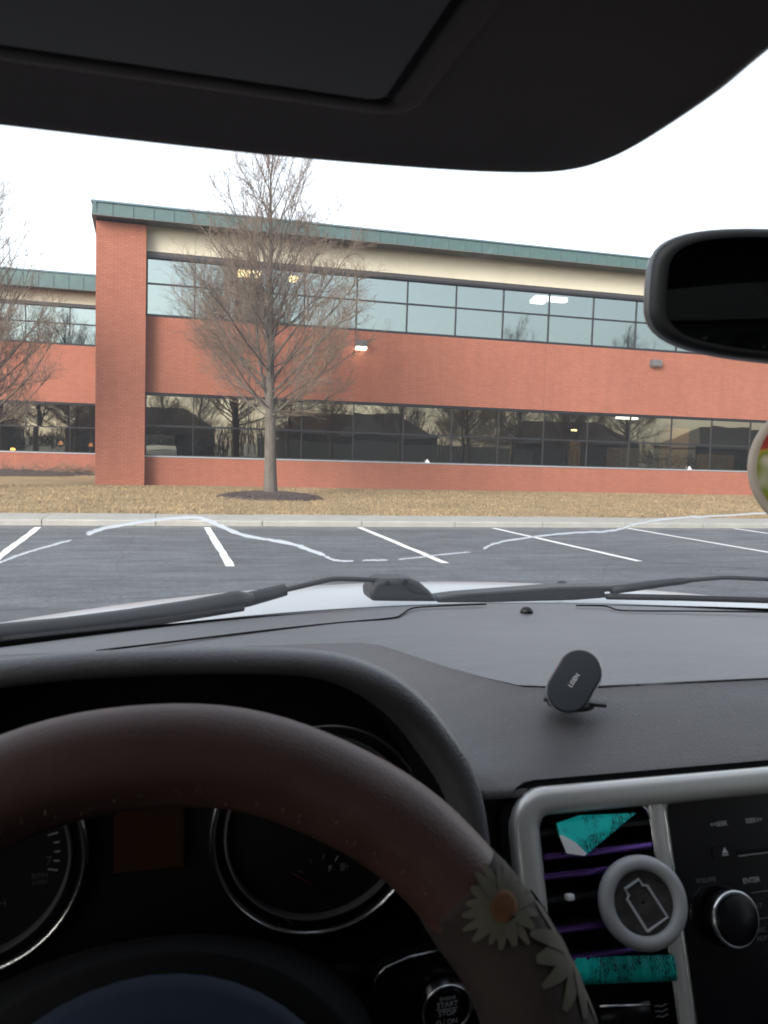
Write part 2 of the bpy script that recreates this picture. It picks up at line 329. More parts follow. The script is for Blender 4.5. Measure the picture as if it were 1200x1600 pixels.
# grass blades on the strip in view: nobody could count them
n = 46000; bx = rng.uniform(-4, 24, n); by = LAWN0 + .03 + rng.uniform(0, 1, n) ** 1.3 * 9.3; keep = (bx > -.17 * by - 1) & (bx < .9 * by + 1); bx, by = bx[keep], by[keep]; n = len(bx)
bz = np.array([lawn_z(a, b) for a, b in zip(bx, by)]); ang = rng.uniform(0, 2 * PI, n); hgt = rng.uniform(.02, .055, n); wd = rng.uniform(.006, .014, n); lean = rng.normal(0, .03, (n, 2))
V = np.zeros((n, 3, 3)); V[:, 0] = np.stack([bx - np.cos(ang) * wd, by - np.sin(ang) * wd, bz], 1); V[:, 1] = np.stack([bx + np.cos(ang) * wd, by + np.sin(ang) * wd, bz], 1); V[:, 2] = np.stack([bx + lean[:, 0], by + lean[:, 1], bz + hgt], 1)
me = bpy.data.meshes.new('grass'); me.from_pydata(V.reshape(-1, 3).tolist(), [], np.arange(3 * n).reshape(-1, 3).tolist())
tag(link('grass', me, 'drygrass'), 'short dormant tan grass on the lawn strip', 'grass', kind='stuff')
# pavement of cast slabs with a kerb face
sw = MB().box(-30, 60, 14.76, LAWN0 - .01, -.1, .06).build('sidewalk', 'concrete'); tag(sw, kind='structure')
xj = -1.78; k0 = -6; slab = None
for i in range(k0, 14):
    x0 = xj + 1.83 * i
    if slab is None:
        b = MB(); w, d, h = 1.815, LAWN0 - 14.73, .105; rs = []
        for q in (0, w): rs.append([(q, 0, 0), (q, 0, h - .02), (q, .02, h), (q, d, h), (q, d, 0)])
        b.rings(rs, True, True); slab = b.mesh('paving_slab'); slab.materials.append(MA['concrete'])
    o = bpy.data.objects.new('paving_slab', slab); COL.objects.link(o); o.parent = sw; o.location = (x0 + .008, 14.73, random.uniform(-.003, .003)); o.rotation_euler.x = random.uniform(-.002, .002)
tag(MB().box(-30, 60, 14.3, 14.724, -.05, .003).build('gutter', mat('gutter_asphalt', (.12, .122, .125), .8, var=.25, vscale=3)), kind='structure')
# stall lines
for x, y0, y1, sk in ((-4.5, 9.9, 14.2, 0), (-1.79, 9.9, 14.42, .0), (.9, 9.86, 14.5, .0), (3.64, 9.98, 14.62, .0), (6.38, 10.0, 14.55, -.12), (9.3, 10.0, 14.66, -.1), (11.8, 10.0, 14.66, -.05)):
    b = MB(); ys = [y0 + (y1 - y0) * i / 14 for i in range(15)]; vs = []
    for j, y in enumerate(ys):
        xx = x - sk * ((y - y0) / (y1 - y0) - .5) * -2 + random.uniform(-.006, .006); vs += [(xx - .052 + random.uniform(-.006, .006), y, .004), (xx + .052 + random.uniform(-.006, .006), y, .004)]
    b.add(vs, [(2 * j, 2 * j + 1, 2 * j + 3, 2 * j + 2) for j in range(14)]); tag(b.build('parking_line', 'paint'), kind='structure')

# ================================================================== OFFICE BUILDING
WY = 26.0; PY = 25.62
off = empty('office_building', (10, WY, .1), 'two-storey red brick office with ribbon windows and green metal roof edge', 'building')
BW, BH = .2032, .0677
brick_me = MB().box(0, BW - .012, 0, .03, 0, BH - .012).mesh('brick'); brick_me.materials.append(MA['brick'])
def wall_block(x0, x1, y0, y1, z0, z1, name='wall'): return MB().box(x0, x1, y0, y1, z0, z1).build(name, 'mortar', off)
def bricks(x0, x1, z0, z1, y, mb, single=0):
    """courses of running bond on the plane y, front faces 6 mm proud of the mortar"""
    done = 0; nr = int(round((z1 - z0) / BH)); h = (z1 - z0) / nr
    for r in range(nr - 1, -1, -1):
        x = x0 - (BW / 2 if r % 2 else 0); z = z0 + r * h
        while x < x1 - .02:
            a, b_ = max(x, x0), min(x + BW - .012, x1); full = abs(b_ - a - (BW - .012)) < 1e-6
            if single > done and full and r < nr - 14:
                o = bpy.data.objects.new('brick', brick_me); COL.objects.link(o); o.parent = off; o.location = Vector((a, y - .006 + random.uniform(-.0015, .0015), z)) - wloc(off); done += 1
            elif b_ - a > .03:
                q = y - .006 + random.uniform(-.0015, .0015); mb.box(a, b_, q, q + .02, z, z + h - .012)
            x += BW
bw = MB()
PX0, PX1 = -1.64, -.25
wall_block(PX0 + .005, PX1 - .004, PY, WY + .3, 0, 7.72, 'pillar')
bricks(PX0, PX1, .1, 7.72, PY, bw, single=300)
XR = 31.0
wall_block(PX1, XR, WY, WY + .3, 0, .99); bricks(PX1 + .01, 12.82, .12, .985, WY, bw); bricks(12.845, XR, .12, .985, WY, bw)
wall_block(PX1, XR, WY, WY + .3, 2.93, 5.17); bricks(PX1 + .01, 12.82, 2.93, 5.165, WY, bw); bricks(12.845, XR, 2.93, 5.165, WY, bw)
# side return of the main block and the wing set back on the left
wall_block(PX0 + .01, PX0 + .3, WY + .31, 48, 0, 7.7)
WGY = 36.5; WX0, WX1 = -14.0, PX0 + .01
wall_block(WX0, WX1, WGY, WGY + .3, 0, .85); bricks(WX0, WX1, .1, .845, WGY, bw)
wall_block(WX0, WX1, WGY, WGY + .3, 2.95, 5.28); bricks(WX0, WX1, 2.95, 5.275, WGY, bw)
tag(bw.build('brickwork', 'brick', off), kind='stuff')
wall_block(XR - .3, XR, WY + .31, 48, 0, 7.7); wall_block(WX0, XR, 48.01, 48.3, 0, 7.7)
# metal sills, header bands, cream band
def band(name, m, x0, x1, y0, y1, z0, z1): return MB().box(x0, x1, y0, y1, z0, z1).build(name, m, off)
band('window_sill', 'sill', PX1, XR, WY - .02, WY + .1, .992, 1.03); band('lintel', 'frame', PX1, XR, WY + .02, WY + .2, 2.86, 2.925)
band('window_sill', 'frame', PX1, XR, WY - .012, WY + .1, 5.172, 5.22); band('header', 'header', PX1, XR, WY - .02, WY + .3, 6.95, 7.055)
band('header_lip', 'frame', PX1, XR, WY - .02, WY + .25, 6.88, 6.948)
xs = [PX1 + .0] + [1.168 + 3.36 * i for i in range(9)]
for a, b_ in zip(xs[:-1], xs[1:]): band('cream_panel', 'cream', a + .002, b_ - .004, WY - .03, WY + .3, 7.06, 7.95)
band('window_sill', 'sill', WX0, WX1, WGY - .02, WGY + .1, .852, .89); band('lintel', 'frame', WX0, WX1, WGY + .02, WGY + .2, 2.88, 2.945); band('window_sill', 'frame', WX0, WX1, WGY - .012, WGY + .1, 5.282, 5.33)
band('header', 'header', WX0, WX1, WGY - .05, WGY + .3, 6.82, 6.95)
for i in range(4): band('cream_panel', 'cream', WX1 - 3.1 * (i + 1) + .004, WX1 - 3.1 * i, WGY - .03, WGY + .3, 6.955, 7.62)
# roof edge: soffit, one green panel between seams at a time, cap
def roof_edge(x0, x1, yf, yw, z0, z1, z_cap):
    MB().box(x0 + .01, x1, yf + .02, yw + .4, z0 - .004, z0 + .05).build('soffit', 'soffit', off)
    pw = .56; k = int((x1 - x0) / pw) + 1; me = None
    for i in range(k):
        if me is None:
            b = MB(); b.rings([[(q, 0, 0), (q, .045, z1 - z0), (q, .065, z1 - z0), (q, .02, 0)] for q in (0, pw - .006)], True, True)
            b.box(pw - .03, pw - .006, -.022, .02, .0, .012); b.rings([[(q, -.022, .002), (q, .024, z1 - z0 - .004), (q, .05, z1 - z0 - .004), (q, .004, .002)] for q in (pw - .022, pw - .006)], True, True)
            me = b.mesh('fascia_panel'); me.materials.append(MA['copper'])
        o = bpy.data.objects.new('fascia_panel', me); COL.objects.link(o); o.parent = off; o.location = Vector((x0 + pw * i, yf, z0)) - wloc(off)
    MB().rings([[(q, yf + .0, z1 + .004), (q, yf + .02, z1 + .055), (q, yf + .12, z1 + .085), (q, yf + .3, z1 + .09), (q, yf + .3, z1 + .004)] for q in (x0 - .03, x0 + pw * k)], True, True).build('roof_cap', 'coppercap', off)
    MB().box(x0, x0 + pw * k, yf - .012, yf + .03, z0 - .03, z0 - .005).build('drip_edge', 'soffit', off)
roof_edge(-1.72, 31, 25.2, WY, 7.79, 8.13, 0)
# eave return down the side of the main block
MB().rings([[(-1.735, 25.2, 7.76), (-1.70, 25.2, 8.13), (-1.6, 25.2, 8.13), (-1.6, 25.2, 7.76)], [(-2.05, 48, 7.73), (-2.0, 48, 8.13), (-1.6, 48, 8.13), (-1.6, 48, 7.76)]], True, True).build('side_fascia', 'copper', off)
roof_edge(WX0 - .5, WX1 - .42, 35.7, WGY, 7.42, 8.0, 0)
MB().box(-1.66, 31, 25.3, 48, 8.06, 8.12).build('roof', 'soffit', off); MB().box(WX0 - .4, -1.8, 35.9, 48, 7.9, 7.95).build('wing_roof', 'soffit', off)

# windows: one bay at a time, two panes in each
def window(x0, x1, y, z0, zt, z1, gm, jit):
    b = MB(); t = .014 if gm == 'glass_lo' else .021
    b.box(x0 - t, x0 + t, y - .035, y + .05, z0, z1); b.box(x0 + t, x1 - t, y - .03, y + .05, zt - .026, zt + .026)
    b.box(x0 + t, x1 - t, y - .03, y + .05, z0, z0 + .03); b.box(x0 + t, x1 - t, y - .03, y + .05, z1 - .03, z1)
    w = b.build('window', 'frame', off, origin=((x0 + x1) / 2, y, z0))
    for a, c in ((z0 + .03, zt - .026), (zt + .026, z1 - .03)):
        tx, tz = random.gauss(0, jit), random.gauss(0, jit * .6); xc, zc = (x0 + x1) / 2, (a + c) / 2
        q = MB(); vs = [(x, y + (x - xc) * tx + (z - zc) * tz + d, z) for d in (0, .008) for x, z in ((x0 + t, a), (x1 - t, a), (x1 - t, c), (x0 + t, c))]
        q.add(vs[:4], [(0, 1, 2, 3)]); q.build('pane', gm, w)
EDGES = [PX1 + .03, 1.168] + [2.84 + 1.68 * i for i in range(17)]
for a, b_ in zip(EDGES[:-1], EDGES[1:]):
    window(a, b_, WY + .09, 1.03, 1.935, 2.86, 'glass_lo', .0016); window(a, b_, WY + .09, 5.22, 6.14, 6.88, 'glass_up', .0012)
for i in range(7):
    b_ = WX1 - .02 - 1.68 * i; window(b_ - 1.68, b_, WGY + .09, .89, 1.93, 2.88, 'glass_lo', .0016); window(b_ - 1.68, b_, WGY + .09, 5.33, 6.15, 6.82, 'glass_up', .0012)
# rooms behind the glass
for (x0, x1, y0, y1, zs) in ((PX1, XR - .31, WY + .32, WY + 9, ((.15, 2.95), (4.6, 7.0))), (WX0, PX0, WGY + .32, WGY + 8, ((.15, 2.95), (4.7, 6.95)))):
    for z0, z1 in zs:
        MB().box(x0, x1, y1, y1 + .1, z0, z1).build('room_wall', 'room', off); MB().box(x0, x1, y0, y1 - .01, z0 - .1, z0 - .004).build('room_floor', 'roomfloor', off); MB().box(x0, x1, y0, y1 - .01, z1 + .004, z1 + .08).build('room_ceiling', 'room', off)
for x, y, wx, wy, m in ((13.55, 27.3, .6, .16, 'tube_light'), (13.35, 27.9, .25, .1, 'tube_light'), (2.75, 27.4, .18, .25, 'warm_light'), (3.12, 27.4, .16, .25, 'warm_light'), (4.4, 27.6, .14, .2, 'warm_light')):
    MB().box(x - wx, x + wx, y - wy, y + wy, 6.86, 6.99).build('ceiling_light', m, off)
MB().box(14.7, 14.85, 27.3, 27.45, 2.3, 2.36).build('ceiling_light', 'warm_light', off); MB().box(17.0, 17.8, 28.0, 28.3, 2.85, 2.94).build('ceiling_light', 'tube_light', off); MB().box(18.3, 19.8, 26.5, 26.8, 2.88, 2.945).build('ceiling_light', 'warm_light', off); MB().box(14.5, 15.6, 26.6, 26.8, 2.88, 2.945).build('ceiling_light', 'warm_light', off)  # tube and warm panel over the cabinet are added to light the furniture
# wall lamps on the brick band
for x, lit in ((6.33, True), (17.05, False)):
    b = MB(); b.rings([[(x + sx * .19, WY - .012, 4.86), (x + sx * .19, WY - .16, 4.86), (x + sx * .19, WY - .22, 4.80), (x + sx * .19, WY - .22, 4.66), (x + sx * .19, WY - .012, 4.62)] for sx in (-1, 1)], True, True)
    l = b.build('wall_lamp', 'lampbox', off, origin=(x, WY, 4.62)); MB().rings([[(x + sx * .165, WY - .04, 4.61), (x + sx * .165, WY - .21, 4.65), (x + sx * .165, WY - .19, 4.59 if lit else 4.63), (x + sx * .165, WY - .05, 4.56 if lit else 4.6)] for sx in (-1, 1)], True, True).build('lens', 'lens_on' if lit else 'lens_off', l)
# things seen inside and on the sills
for x, lab in ((8.72, 'tiny white folded card on the sill behind the bare tree side'), (18.75, 'tiny white folded card on the sill below the brown cabinet')):
    b = MB(); b.rings([[(x - .085, WY - .015 + d, 1.034), (x, WY + .0 + d, 1.15), (x + .085, WY - .015 + d, 1.034)] for d in (0, .03)], True, True); tag(b.build('paper_card', 'white', None, origin=(x, WY, 1.034)), lab, 'card', 'white cards on the window sill')
def inside(name, m, x0, x1, y, z0, z1, d, lab, cat, shelves=1):
    t = empty(name, ((x0 + x1) / 2, y, z0), lab, cat); MB().box(x0, x1, y, y + d, z0, z1).build('body', m, t)
    for k in range(shelves): zz = z0 + (z1 - z0) * (k + .5) / shelves; MB().box(x0 + .03, x1 - .03, y - .02, y - .002, zz - (z1 - z0) / shelves * .42, zz + (z1 - z0) / shelves * .42).build('door', m, t)
inside('cabinet', 'tan', 18.6, 19.5, 27.2, .95, 2.55, .5, 'tall tan office cabinet behind the glass near the right end', 'cabinet', 2)
inside('storage_box', 'card', 16.3, 17.6, 27.0, .95, 1.75, .6, 'wide brown box behind ground-floor glass left of the tan cabinet', 'box')
inside('storage_box', 'card', 20.2, 21.4, 27.0, .95, 1.6, .6, 'brown box behind ground-floor glass right of the tan cabinet', 'box')
inside('door_panel', 'tan', 14.75, 15.2, 27.6, .15, 1.95, .08, 'narrow tan door panel inside the ground-floor office', 'panel')
for px, py, lab in ((20, 702, 'glowing orange table lamp nearest the left picture edge, in the wing window'), (95, 691, 'dim orange table lamp in the middle of the wing window'), (142, 694, 'small orange table lamp in the wing window beside the brick pillar')):
    p = at(px, py, WGY + 1.6); t = empty('table_lamp', (p.x, p.y, .9), lab, 'lamp', 'table lamps in the wing'); s = 1.0 if px < 50 else .75
    MB().lathe((p.x, p.y, p.z - .14 * s), (0, 0, 1), [(.13 * s, 0), (.085 * s, .2 * s)], 16).build('lamp_shade', 'shade' if px < 50 else mat('dim_shade', (.8, .30, .1), .6, emit=.9), t, True)
    MB().lathe((p.x, p.y, .9), (0, 0, 1), [(.09, 0), (.09, .02), (.02, .04), (.02, p.z - .14 * s - .9)], 12).build('stand', 'frame', t, True)

# ================================================================== TREES
def gen_tree(seed, H, Rc, t0=.15, nprim=54, dens=1.0):
    R = random.Random(seed); limbs, twigs = [], []
    def grow(p, d, L, r, lvl, up, jit):
        n = {0: 14, 1: 9, 2: 6, 3: 4, 4: 3}[lvl]; pts = [p.copy()]; rad = [r]
        for i in range(n):
            d = (d + Vector((R.gauss(0, jit), R.gauss(0, jit), R.gauss(0, jit * .6) + up))).normalized(); p = p + d * (L / n); pts.append(p.copy()); rad.append(max(r * (1 - .82 * (i + 1) / n), .0028))
        (limbs if lvl <= 1 else twigs).append((pts, rad, lvl)); return pts, rad
    base = Vector((0, 0, -.06)); lead, lr = grow(base, Vector((.02, 0, 1)), H + .06, .165, 0, .25, .035)
    lr[:] = [.160 * (1 - i / 14) ** 1.25 + .010 for i in range(15)]; lr[0] = .195; lr[1] = .158; lr[2] = .148; lr[3] = .135
    def along(pts, t):
        f = t * (len(pts) - 1); i = min(int(f), len(pts) - 2); return pts[i].lerp(pts[i + 1], f - i), (pts[i + 1] - pts[i]).normalized()
    def child(p, axis, ang, az, L, r, lvl, up, jit):
        a = axis.cross(Vector((.3, .2, 1)) if abs(axis.z) < .9 else Vector((1, 0, 0))).normalized(); b = axis.cross(a)
        d = axis * math.cos(ang) + (a * math.cos(az) + b * math.sin(az)) * math.sin(ang); return grow(p, d, L, r, lvl, up, jit)
    for k in range(nprim):
        stem = k % 11 == 4 and k < nprim * .5                                  # near-vertical co-leaders
        t = t0 + (.92 - t0) * (k / (nprim - 1)) ** 1.45; p, ax = along(lead, t)
        prof = np.interp(t, [t0, .26, .34, .44, .54, .66, .78, .92], [.90, 1.0, .93, .78, .60, .42, .27, .11]) * Rc * R.uniform(.75, 1.1)
        ang = math.radians(np.interp(t, [t0, .27, .5, .9], [74, 58, 40, 24]) + R.gauss(0, 6)); L = prof / math.sin(ang) * 1.02
        if stem: ang = math.radians(R.uniform(13, 20)); L = (H * .86 - p.z) * R.uniform(.42, .80)
        az = k * 2.39996 + R.gauss(0, .3); d = Vector((math.cos(az) * math.sin(ang), math.sin(az) * math.sin(ang), math.cos(ang)))
        r = np.interp(t, [t0, .5, .9], [.033, .024, .012]) * R.uniform(.75, 1.15) * (1.5 if stem else 1)
        pts, rr = grow(p, d, L, r, 1, .05 if stem else (.05 if t < .3 else .03), .055)
        for j in range(int((5 + 3.4 * L) * dens * (.5 if stem else 1) * float(np.interp(t, [.4, .8], [1, .6])))):
            s = R.uniform(.14, .99); q, ax2 = along(pts, s)
            if q.z > .66 * H and R.random() < .5: continue
            L2 = min(1.1, .30 * L * (1.05 - s)) + R.uniform(.25, .6)
            p2, _ = child(q, ax2, math.radians(R.uniform(22, 52)), R.uniform(0, 2 * PI), L2, .0085, 2, .08, .10)
            for m_ in range(int(2 + 4.2 * L2 * dens)):
                s2 = R.uniform(.12, 1); q2, ax3 = along(p2, s2); L3 = R.uniform(.18, .5)
                p3, _ = child(q2, ax3, math.radians(R.uniform(25, 60)), R.uniform(0, 2 * PI), L3, .0046, 3, .09, .14)
                for m3 in range(2):
                    if R.random() < .75: q3, ax4 = along(p3, R.uniform(.2, .9)); child(q3, ax4, math.radians(R.uniform(30, 65)), R.uniform(0, 2 * PI), R.uniform(.08, .24), .0034, 4, .08, .15)
    def tubes(items, name, m):
        V, F = [], []
        for pts, rad, lvl in items:
            s = {0: 12, 1: 6, 2: 4, 3: 3, 4: 3}[lvl]; n0 = len(V)
            t = (pts[-1] - pts[0]).normalized(); a = t.cross(Vector((.31, .95, .1))).normalized(); b = t.cross(a)
            cs = [(math.cos(2 * PI * k / s), math.sin(2 * PI * k / s)) for k in range(s)]
            for p, r in zip(pts, rad): V += [(p.x + (a.x * c + b.x * e) * r, p.y + (a.y * c + b.y * e) * r, p.z + (a.z * c + b.z * e) * r) for c, e in cs]
            for i in range(len(pts) - 1):
                for k in range(s): j = (k + 1) % s; F.append((n0 + i * s + k, n0 + i * s + j, n0 + (i + 1) * s + j, n0 + (i + 1) * s + k))
        me = bpy.data.meshes.new(name); me.from_pydata(V, [], F); me.polygons.foreach_set('use_smooth', [True] * len(F)); me.materials.append(MA[m]); return me
    return tubes(limbs, 'trunk', 'bark'), tubes(twigs, 'crown', 'twig')
def plant_tree(meshes, loc, label, rz=0, sc=1):
    t = empty('bare_tree', loc, label, 'tree', 'bare trees'); t.rotation_euler.z = rz; t.scale = (sc, sc, sc)
    for nm, me in zip(('trunk', 'crown'), meshes): o = bpy.data.objects.new(nm, me); COL.objects.link(o); o.parent = t
    return t
TA = gen_tree(11, 9.2, 3.15, .215, 66, 1.55); TB = gen_tree(23, 7.7, 2.5, .2, 54, 1.4)
TX, TY = 2.93, 21.4
plant_tree(TA, (TX, TY, .19), 'tall bare tree on a dark mulch mound in front of the office')
plant_tree(TB, (-4.3, 23.5, .12), 'bare tree cut by the left picture edge in front of the wing', 1.0, .95)
def mound(name, cx, cy, rx, ry, h, label):
    b = MB(); rs = []
    for i in range(9):
        q = 1 - i / 8; rs.append([(cx + rx * q * math.cos(2 * PI * k / 48) * (1 + .05 * math.sin(5 * k * .13) + .03 * random.uniform(-1, 1)), cy + ry * q * math.sin(2 * PI * k / 48) * (1 + .04 * random.uniform(-1, 1)), .085 + h * (1 - q * q) ** .8 + random.uniform(-.008, .008) + .03) for k in range(48)])
    b.rings(rs, True, True); o = tag(b.build(name, 'mulch', None, True, (cx, cy, .1)), label, 'mulch'); c = MB()
    for k in range(900):
        t = random.uniform(0, 2 * PI); q = random.uniform(.25, 1.0) ** .5 * random.uniform(.9, 1.06); a = random.uniform(0, PI); L, w_ = random.uniform(.025, .07), random.uniform(.008, .02); z = .118 + h * max(0, 1 - min(1, q * q)) ** .8
        p = Vector((cx + rx * q * math.cos(t), cy + ry * q * math.sin(t), z)); u = Vector((math.cos(a), math.sin(a), random.uniform(-.3, .3))) * L; v = Vector((-math.sin(a), math.cos(a), random.uniform(-.3, .3))) * w_; e = Vector((0, 0, .015)); c.add([p - u - v, p + u - v, p + u + v, p - u + v, p + e], [(0, 1, 4), (1, 2, 4), (2, 3, 4), (3, 0, 4)])
    tag(c.build('wood_chips', 'mulch', o), kind='stuff'); return o
mound('mulch_bed', TX, TY - .1, 1.36, 1.5, .14, 'dark mulch mound round the foot of the tall bare tree')
mound('mulch_bed', -7.0, WGY - 3.8, 5.2, 3.2, .16, 'long dark planting bed below the wing windows')
def shrub(px, py, Y, label, seed, s=1):
    p = at(px, py, Y); R = random.Random(seed); t = empty('dead_shrub', (p.x, p.y, .2), label, 'shrub', 'low shrubs in the wing bed'); b = MB()
    for k in range(70):
        az = R.uniform(0, 2 * PI); e = R.uniform(.2, 1.3); L = R.uniform(.3, .8) * s; q = Vector((p.x + R.gauss(0, .3) * s, p.y + R.gauss(0, .15), .18)); d = Vector((math.cos(az) * math.cos(e), math.sin(az) * math.cos(e), math.sin(e) * .6))
        b.tube([q, q + d * L * .5, q + d * L + Vector((0, 0, .05))], [.012, .008, .004], 4, False)
    b.build('twigs', 'twig', t)
shrub(135, 740, 33.5, 'leafless low shrub beside the pillar in the wing bed', 3); shrub(85, 742, 33.3, 'leafless low shrub in the middle of the wing bed', 4, 1.2); shrub(20, 745, 33.0, 'leafless low shrub at the left end of the wing bed', 5, 1.2)
# across the lot behind the car: what the office windows mirror
LABT = ['bare tree mirrored in the upper windows right of the centre', 'bare tree mirrored in the upper windows beside the mirror', 'bare tree mirrored at the left end of the ground-floor windows', 'bare tree mirrored behind the tall bare tree', 'bare tree mirrored in the middle of the ground-floor windows', 'wide bare tree mirrored right of the middle ground-floor windows', 'bare tree mirrored in the wing windows', 'second bare tree mirrored in the wing windows', 'third bare tree mirrored in the wing windows beside the pillar', 'fourth bare tree mirrored in the left wing windows', 'slim bare tree mirrored far right in the ground-floor windows', 'distant bare tree mirrored left of the tall bare tree', 'distant bare tree mirrored low beside the lit wall lamp', 'distant bare tree mirrored below the vertical wall joint', 'distant bare tree mirrored near the tan cabinet', 'distant bare tree mirrored under the unlit wall lamp']
for (x, y, v, rz, sc), lab in zip(((30.5, -15, 1, .4, 1.62), (41, -14, 0, 2.0, 1.35), (4, -26, 1, .9, 1.1), (10.5, -14, 1, 3.1, 1.15), (20, -15, 0, 4.4, 1.1), (25.5, -13, 1, 5.0, 1.2), (-7.5, -8, 0, .3, 1.42), (-10.5, -10, 1, 2.2, 1.68), (-6.0, -13, 1, 1.2, 1.6), (-13.5, -9, 0, 5.6, 1.42), (35.5, -13, 1, 2.6, 1.1), (1, -24, 0, 1.7, .9), (15, -19, 0, 2.9, 1.0), (28, -21, 0, .7, 1.0), (38, -20, 0, 3.6, 1.05), (33, -24, 1, 4.1, 1.2)), LABT): plant_tree((TA, TB)[v], (x, y, 0), lab, rz, sc)
def house(x, y, w, d, h, rh, label):
    t = empty('house', (x, y, 0), label, 'house', 'houses across the lot'); MB().box(x - w / 2, x + w / 2, y - d, y, 0, h).build('wall', 'siding', t)
    MB().rings([[(x - w / 2 - .4, y + .4, h + .003), (x - w / 2 + w * .18, y - d / 2, h + rh), (x - w / 2 - .4, y - d - .4, h + .003)], [(x + w / 2 + .4, y + .4, h + .003), (x + w / 2 - w * .18, y - d / 2, h + rh), (x + w / 2 + .4, y - d - .4, h + .003)]], True, True).build('roof', 'shingle', t)
    for q in (-.3, .28): MB().box(x + w * q - .6, x + w * q + .6, y + .003, y + .05, 1, 2.1).build('window', 'rear_glass', t)
    MB().box(x - .45, x + .45, y + .004, y + .06, 0, 2.05).build('door', 'frame', t)
house(-2, -34, 16, 9, 2.7, 2.6, 'dark-roofed house mirrored at the left end of the ground-floor windows'); house(22, -36, 18, 9, 2.7, 2.8, 'dark-roofed house mirrored in the middle ground-floor windows'); house(47, -34, 16, 9, 2.7, 2.6, 'dark-roofed house mirrored at the right end of the ground-floor windows'); house(-24, -34, 15, 9, 2.7, 2.6, 'dark-roofed house mirrored in the wing windows')
fc = empty('fence', (18, -22, 0), 'grey board fence mirrored in the lower panes', 'fence'); bme = MB().box(0, .27, 0, .03, 0, 1.9).mesh('board'); bme.materials.append(MA['fence'])
for i in range(90): o = bpy.data.objects.new('board', bme); COL.objects.link(o); o.parent = fc; o.location = (-9 + i * .3, random.uniform(-.01, .01), random.uniform(-.03, .03))
MB().box(9, 36, -22.06, -22.004, .4, .5).build('rail', 'fence', fc)
def hedge(x0, x1, y, h, label):
    R = random.Random(int(x0 * 10)); b = MB()
    for k in range(int((x1 - x0) * 240)):
        p = Vector((R.uniform(x0, x1), y + R.uniform(-.9, .9), R.uniform(0, 1) ** .6 * h * (.85 + .15 * math.sin(x0 + k)))); s = R.uniform(.05, .14); a = Vector((R.gauss(0, 1), R.gauss(0, 1), R.gauss(0, 1))).normalized() * s; c = Vector((R.gauss(0, 1), R.gauss(0, 1), R.gauss(0, 1))).normalized() * s
        b.add([p, p + a, p + a + c, p + c], [(0, 1, 2, 3)])
    tag(b.build('hedge', 'hedge', None, False, (x0, y, 0)), label, 'hedge')
hedge(-22, 6, -20, 1.7, 'dark evergreen hedge mirrored in the left ground-floor windows'); hedge(38, 60, -20, 1.9, 'dark evergreen hedge mirrored in the right ground-floor windows')

# ================================================================== THE CAR (driver's eye at x = 0, car centre line at x = .41)
car = empty('car', (.41, 0, 0), 'car seen from its driver seat, dark cabin with cracked windshield and white hood', 'car')
CX = .41
def C(x, y, z): return Vector((x, y, 1.45 + z))
def Yb(x): return 1.03 - .40 * (x - CX) ** 2                        # base line of the windshield
def ws(x, v): return C(x, Yb(x) * (1 - v) + (.13 - .06 * (x - CX) ** 2) * v, -.215 + .525 * v + .035 * math.sin(PI * v))
def on_glass(px, py, lift=0):
    d = ray(px, py); lo, hi = .2, 1.3
    def side(t):
        p = d * t; y0, y1 = Yb(p.x), .13 - .06 * (p.x - CX) ** 2; v = (y0 - p.y) / (y0 - y1); return p.z - (-.215 + .525 * v + (.035 * math.sin(PI * v) if 0 < v < 1 else 0))
    for _ in range(50):
        m_ = (lo + hi) / 2
        if side(m_) < 0: lo = m_
        else: hi = m_
    return EYE + d * (lo - lift)
def P(name, mb, m, smooth='auto', parent=car): return mb.build(name, m, parent, smooth)

# windshield, black edge band, crack
XS = [-.42 + 1.66 * i / 30 for i in range(31)]
b = MB(); vs = [k / 24 for k in range(25)]; b.rings([[ws(x, v) for x in XS] for v in vs], False)
wsh = P('windshield', b, 'windshield', True)
b = MB(); b.rings([[ws(x, v) + Vector((0, -.004, -.002)) for x in XS] for v in (-.005, .012, .022)], False); P('edge_band', b, 'rubber', True, wsh)
def crack(pts, rad):
    pts = [(p[0], p[1], 0) for p in pts]; sp = smoothpath(pts, 5); R = random.Random(len(pts)); b = MB()
    cp = [on_glass(p.x, p.y + R.gauss(0, .35), .002) for p in sp]; rs = []
    for i, p in enumerate(cp):
        t = (cp[min(i + 1, len(cp) - 1)] - cp[max(i - 1, 0)]).normalized(); nn = Vector((0, .53, .85)); a = t.cross(nn).normalized(); r = rad * R.uniform(.8, 1.2) * (1 if 0 < i < len(sp) - 1 else .3); rs.append([p - a * r, p - a * r * .3 - nn * r * .35, p + a * r * .5 - nn * r * .25, p + a * r])
    b.rings(rs, False); return P('crack', b, 'crack', True, wsh)
crack([(-30, 896), (0, 879), (30, 867), (70, 855), (112, 843)], .0013)
crack([(135, 835), (150, 829), (170, 824), (240, 812), (300, 808), (322, 812), (350, 824), (380, 836), (420, 843), (460, 851), (480, 858), (508, 868)], .0029)
crack([(508, 869), (520, 874), (535, 876.5), (552, 876)], .0019); crack([(566, 875.5), (585, 875), (606, 875)], .0016)
crack([(622, 874), (650, 871), (690, 866.5), (735, 862)], .0014)
crack([(755, 858), (770, 850), (795, 844.5), (850, 836), (900, 832), (945, 830), (970, 826), (985, 821), (1015, 814), (1060, 809), (1120, 806), (1210, 801)], .0021)

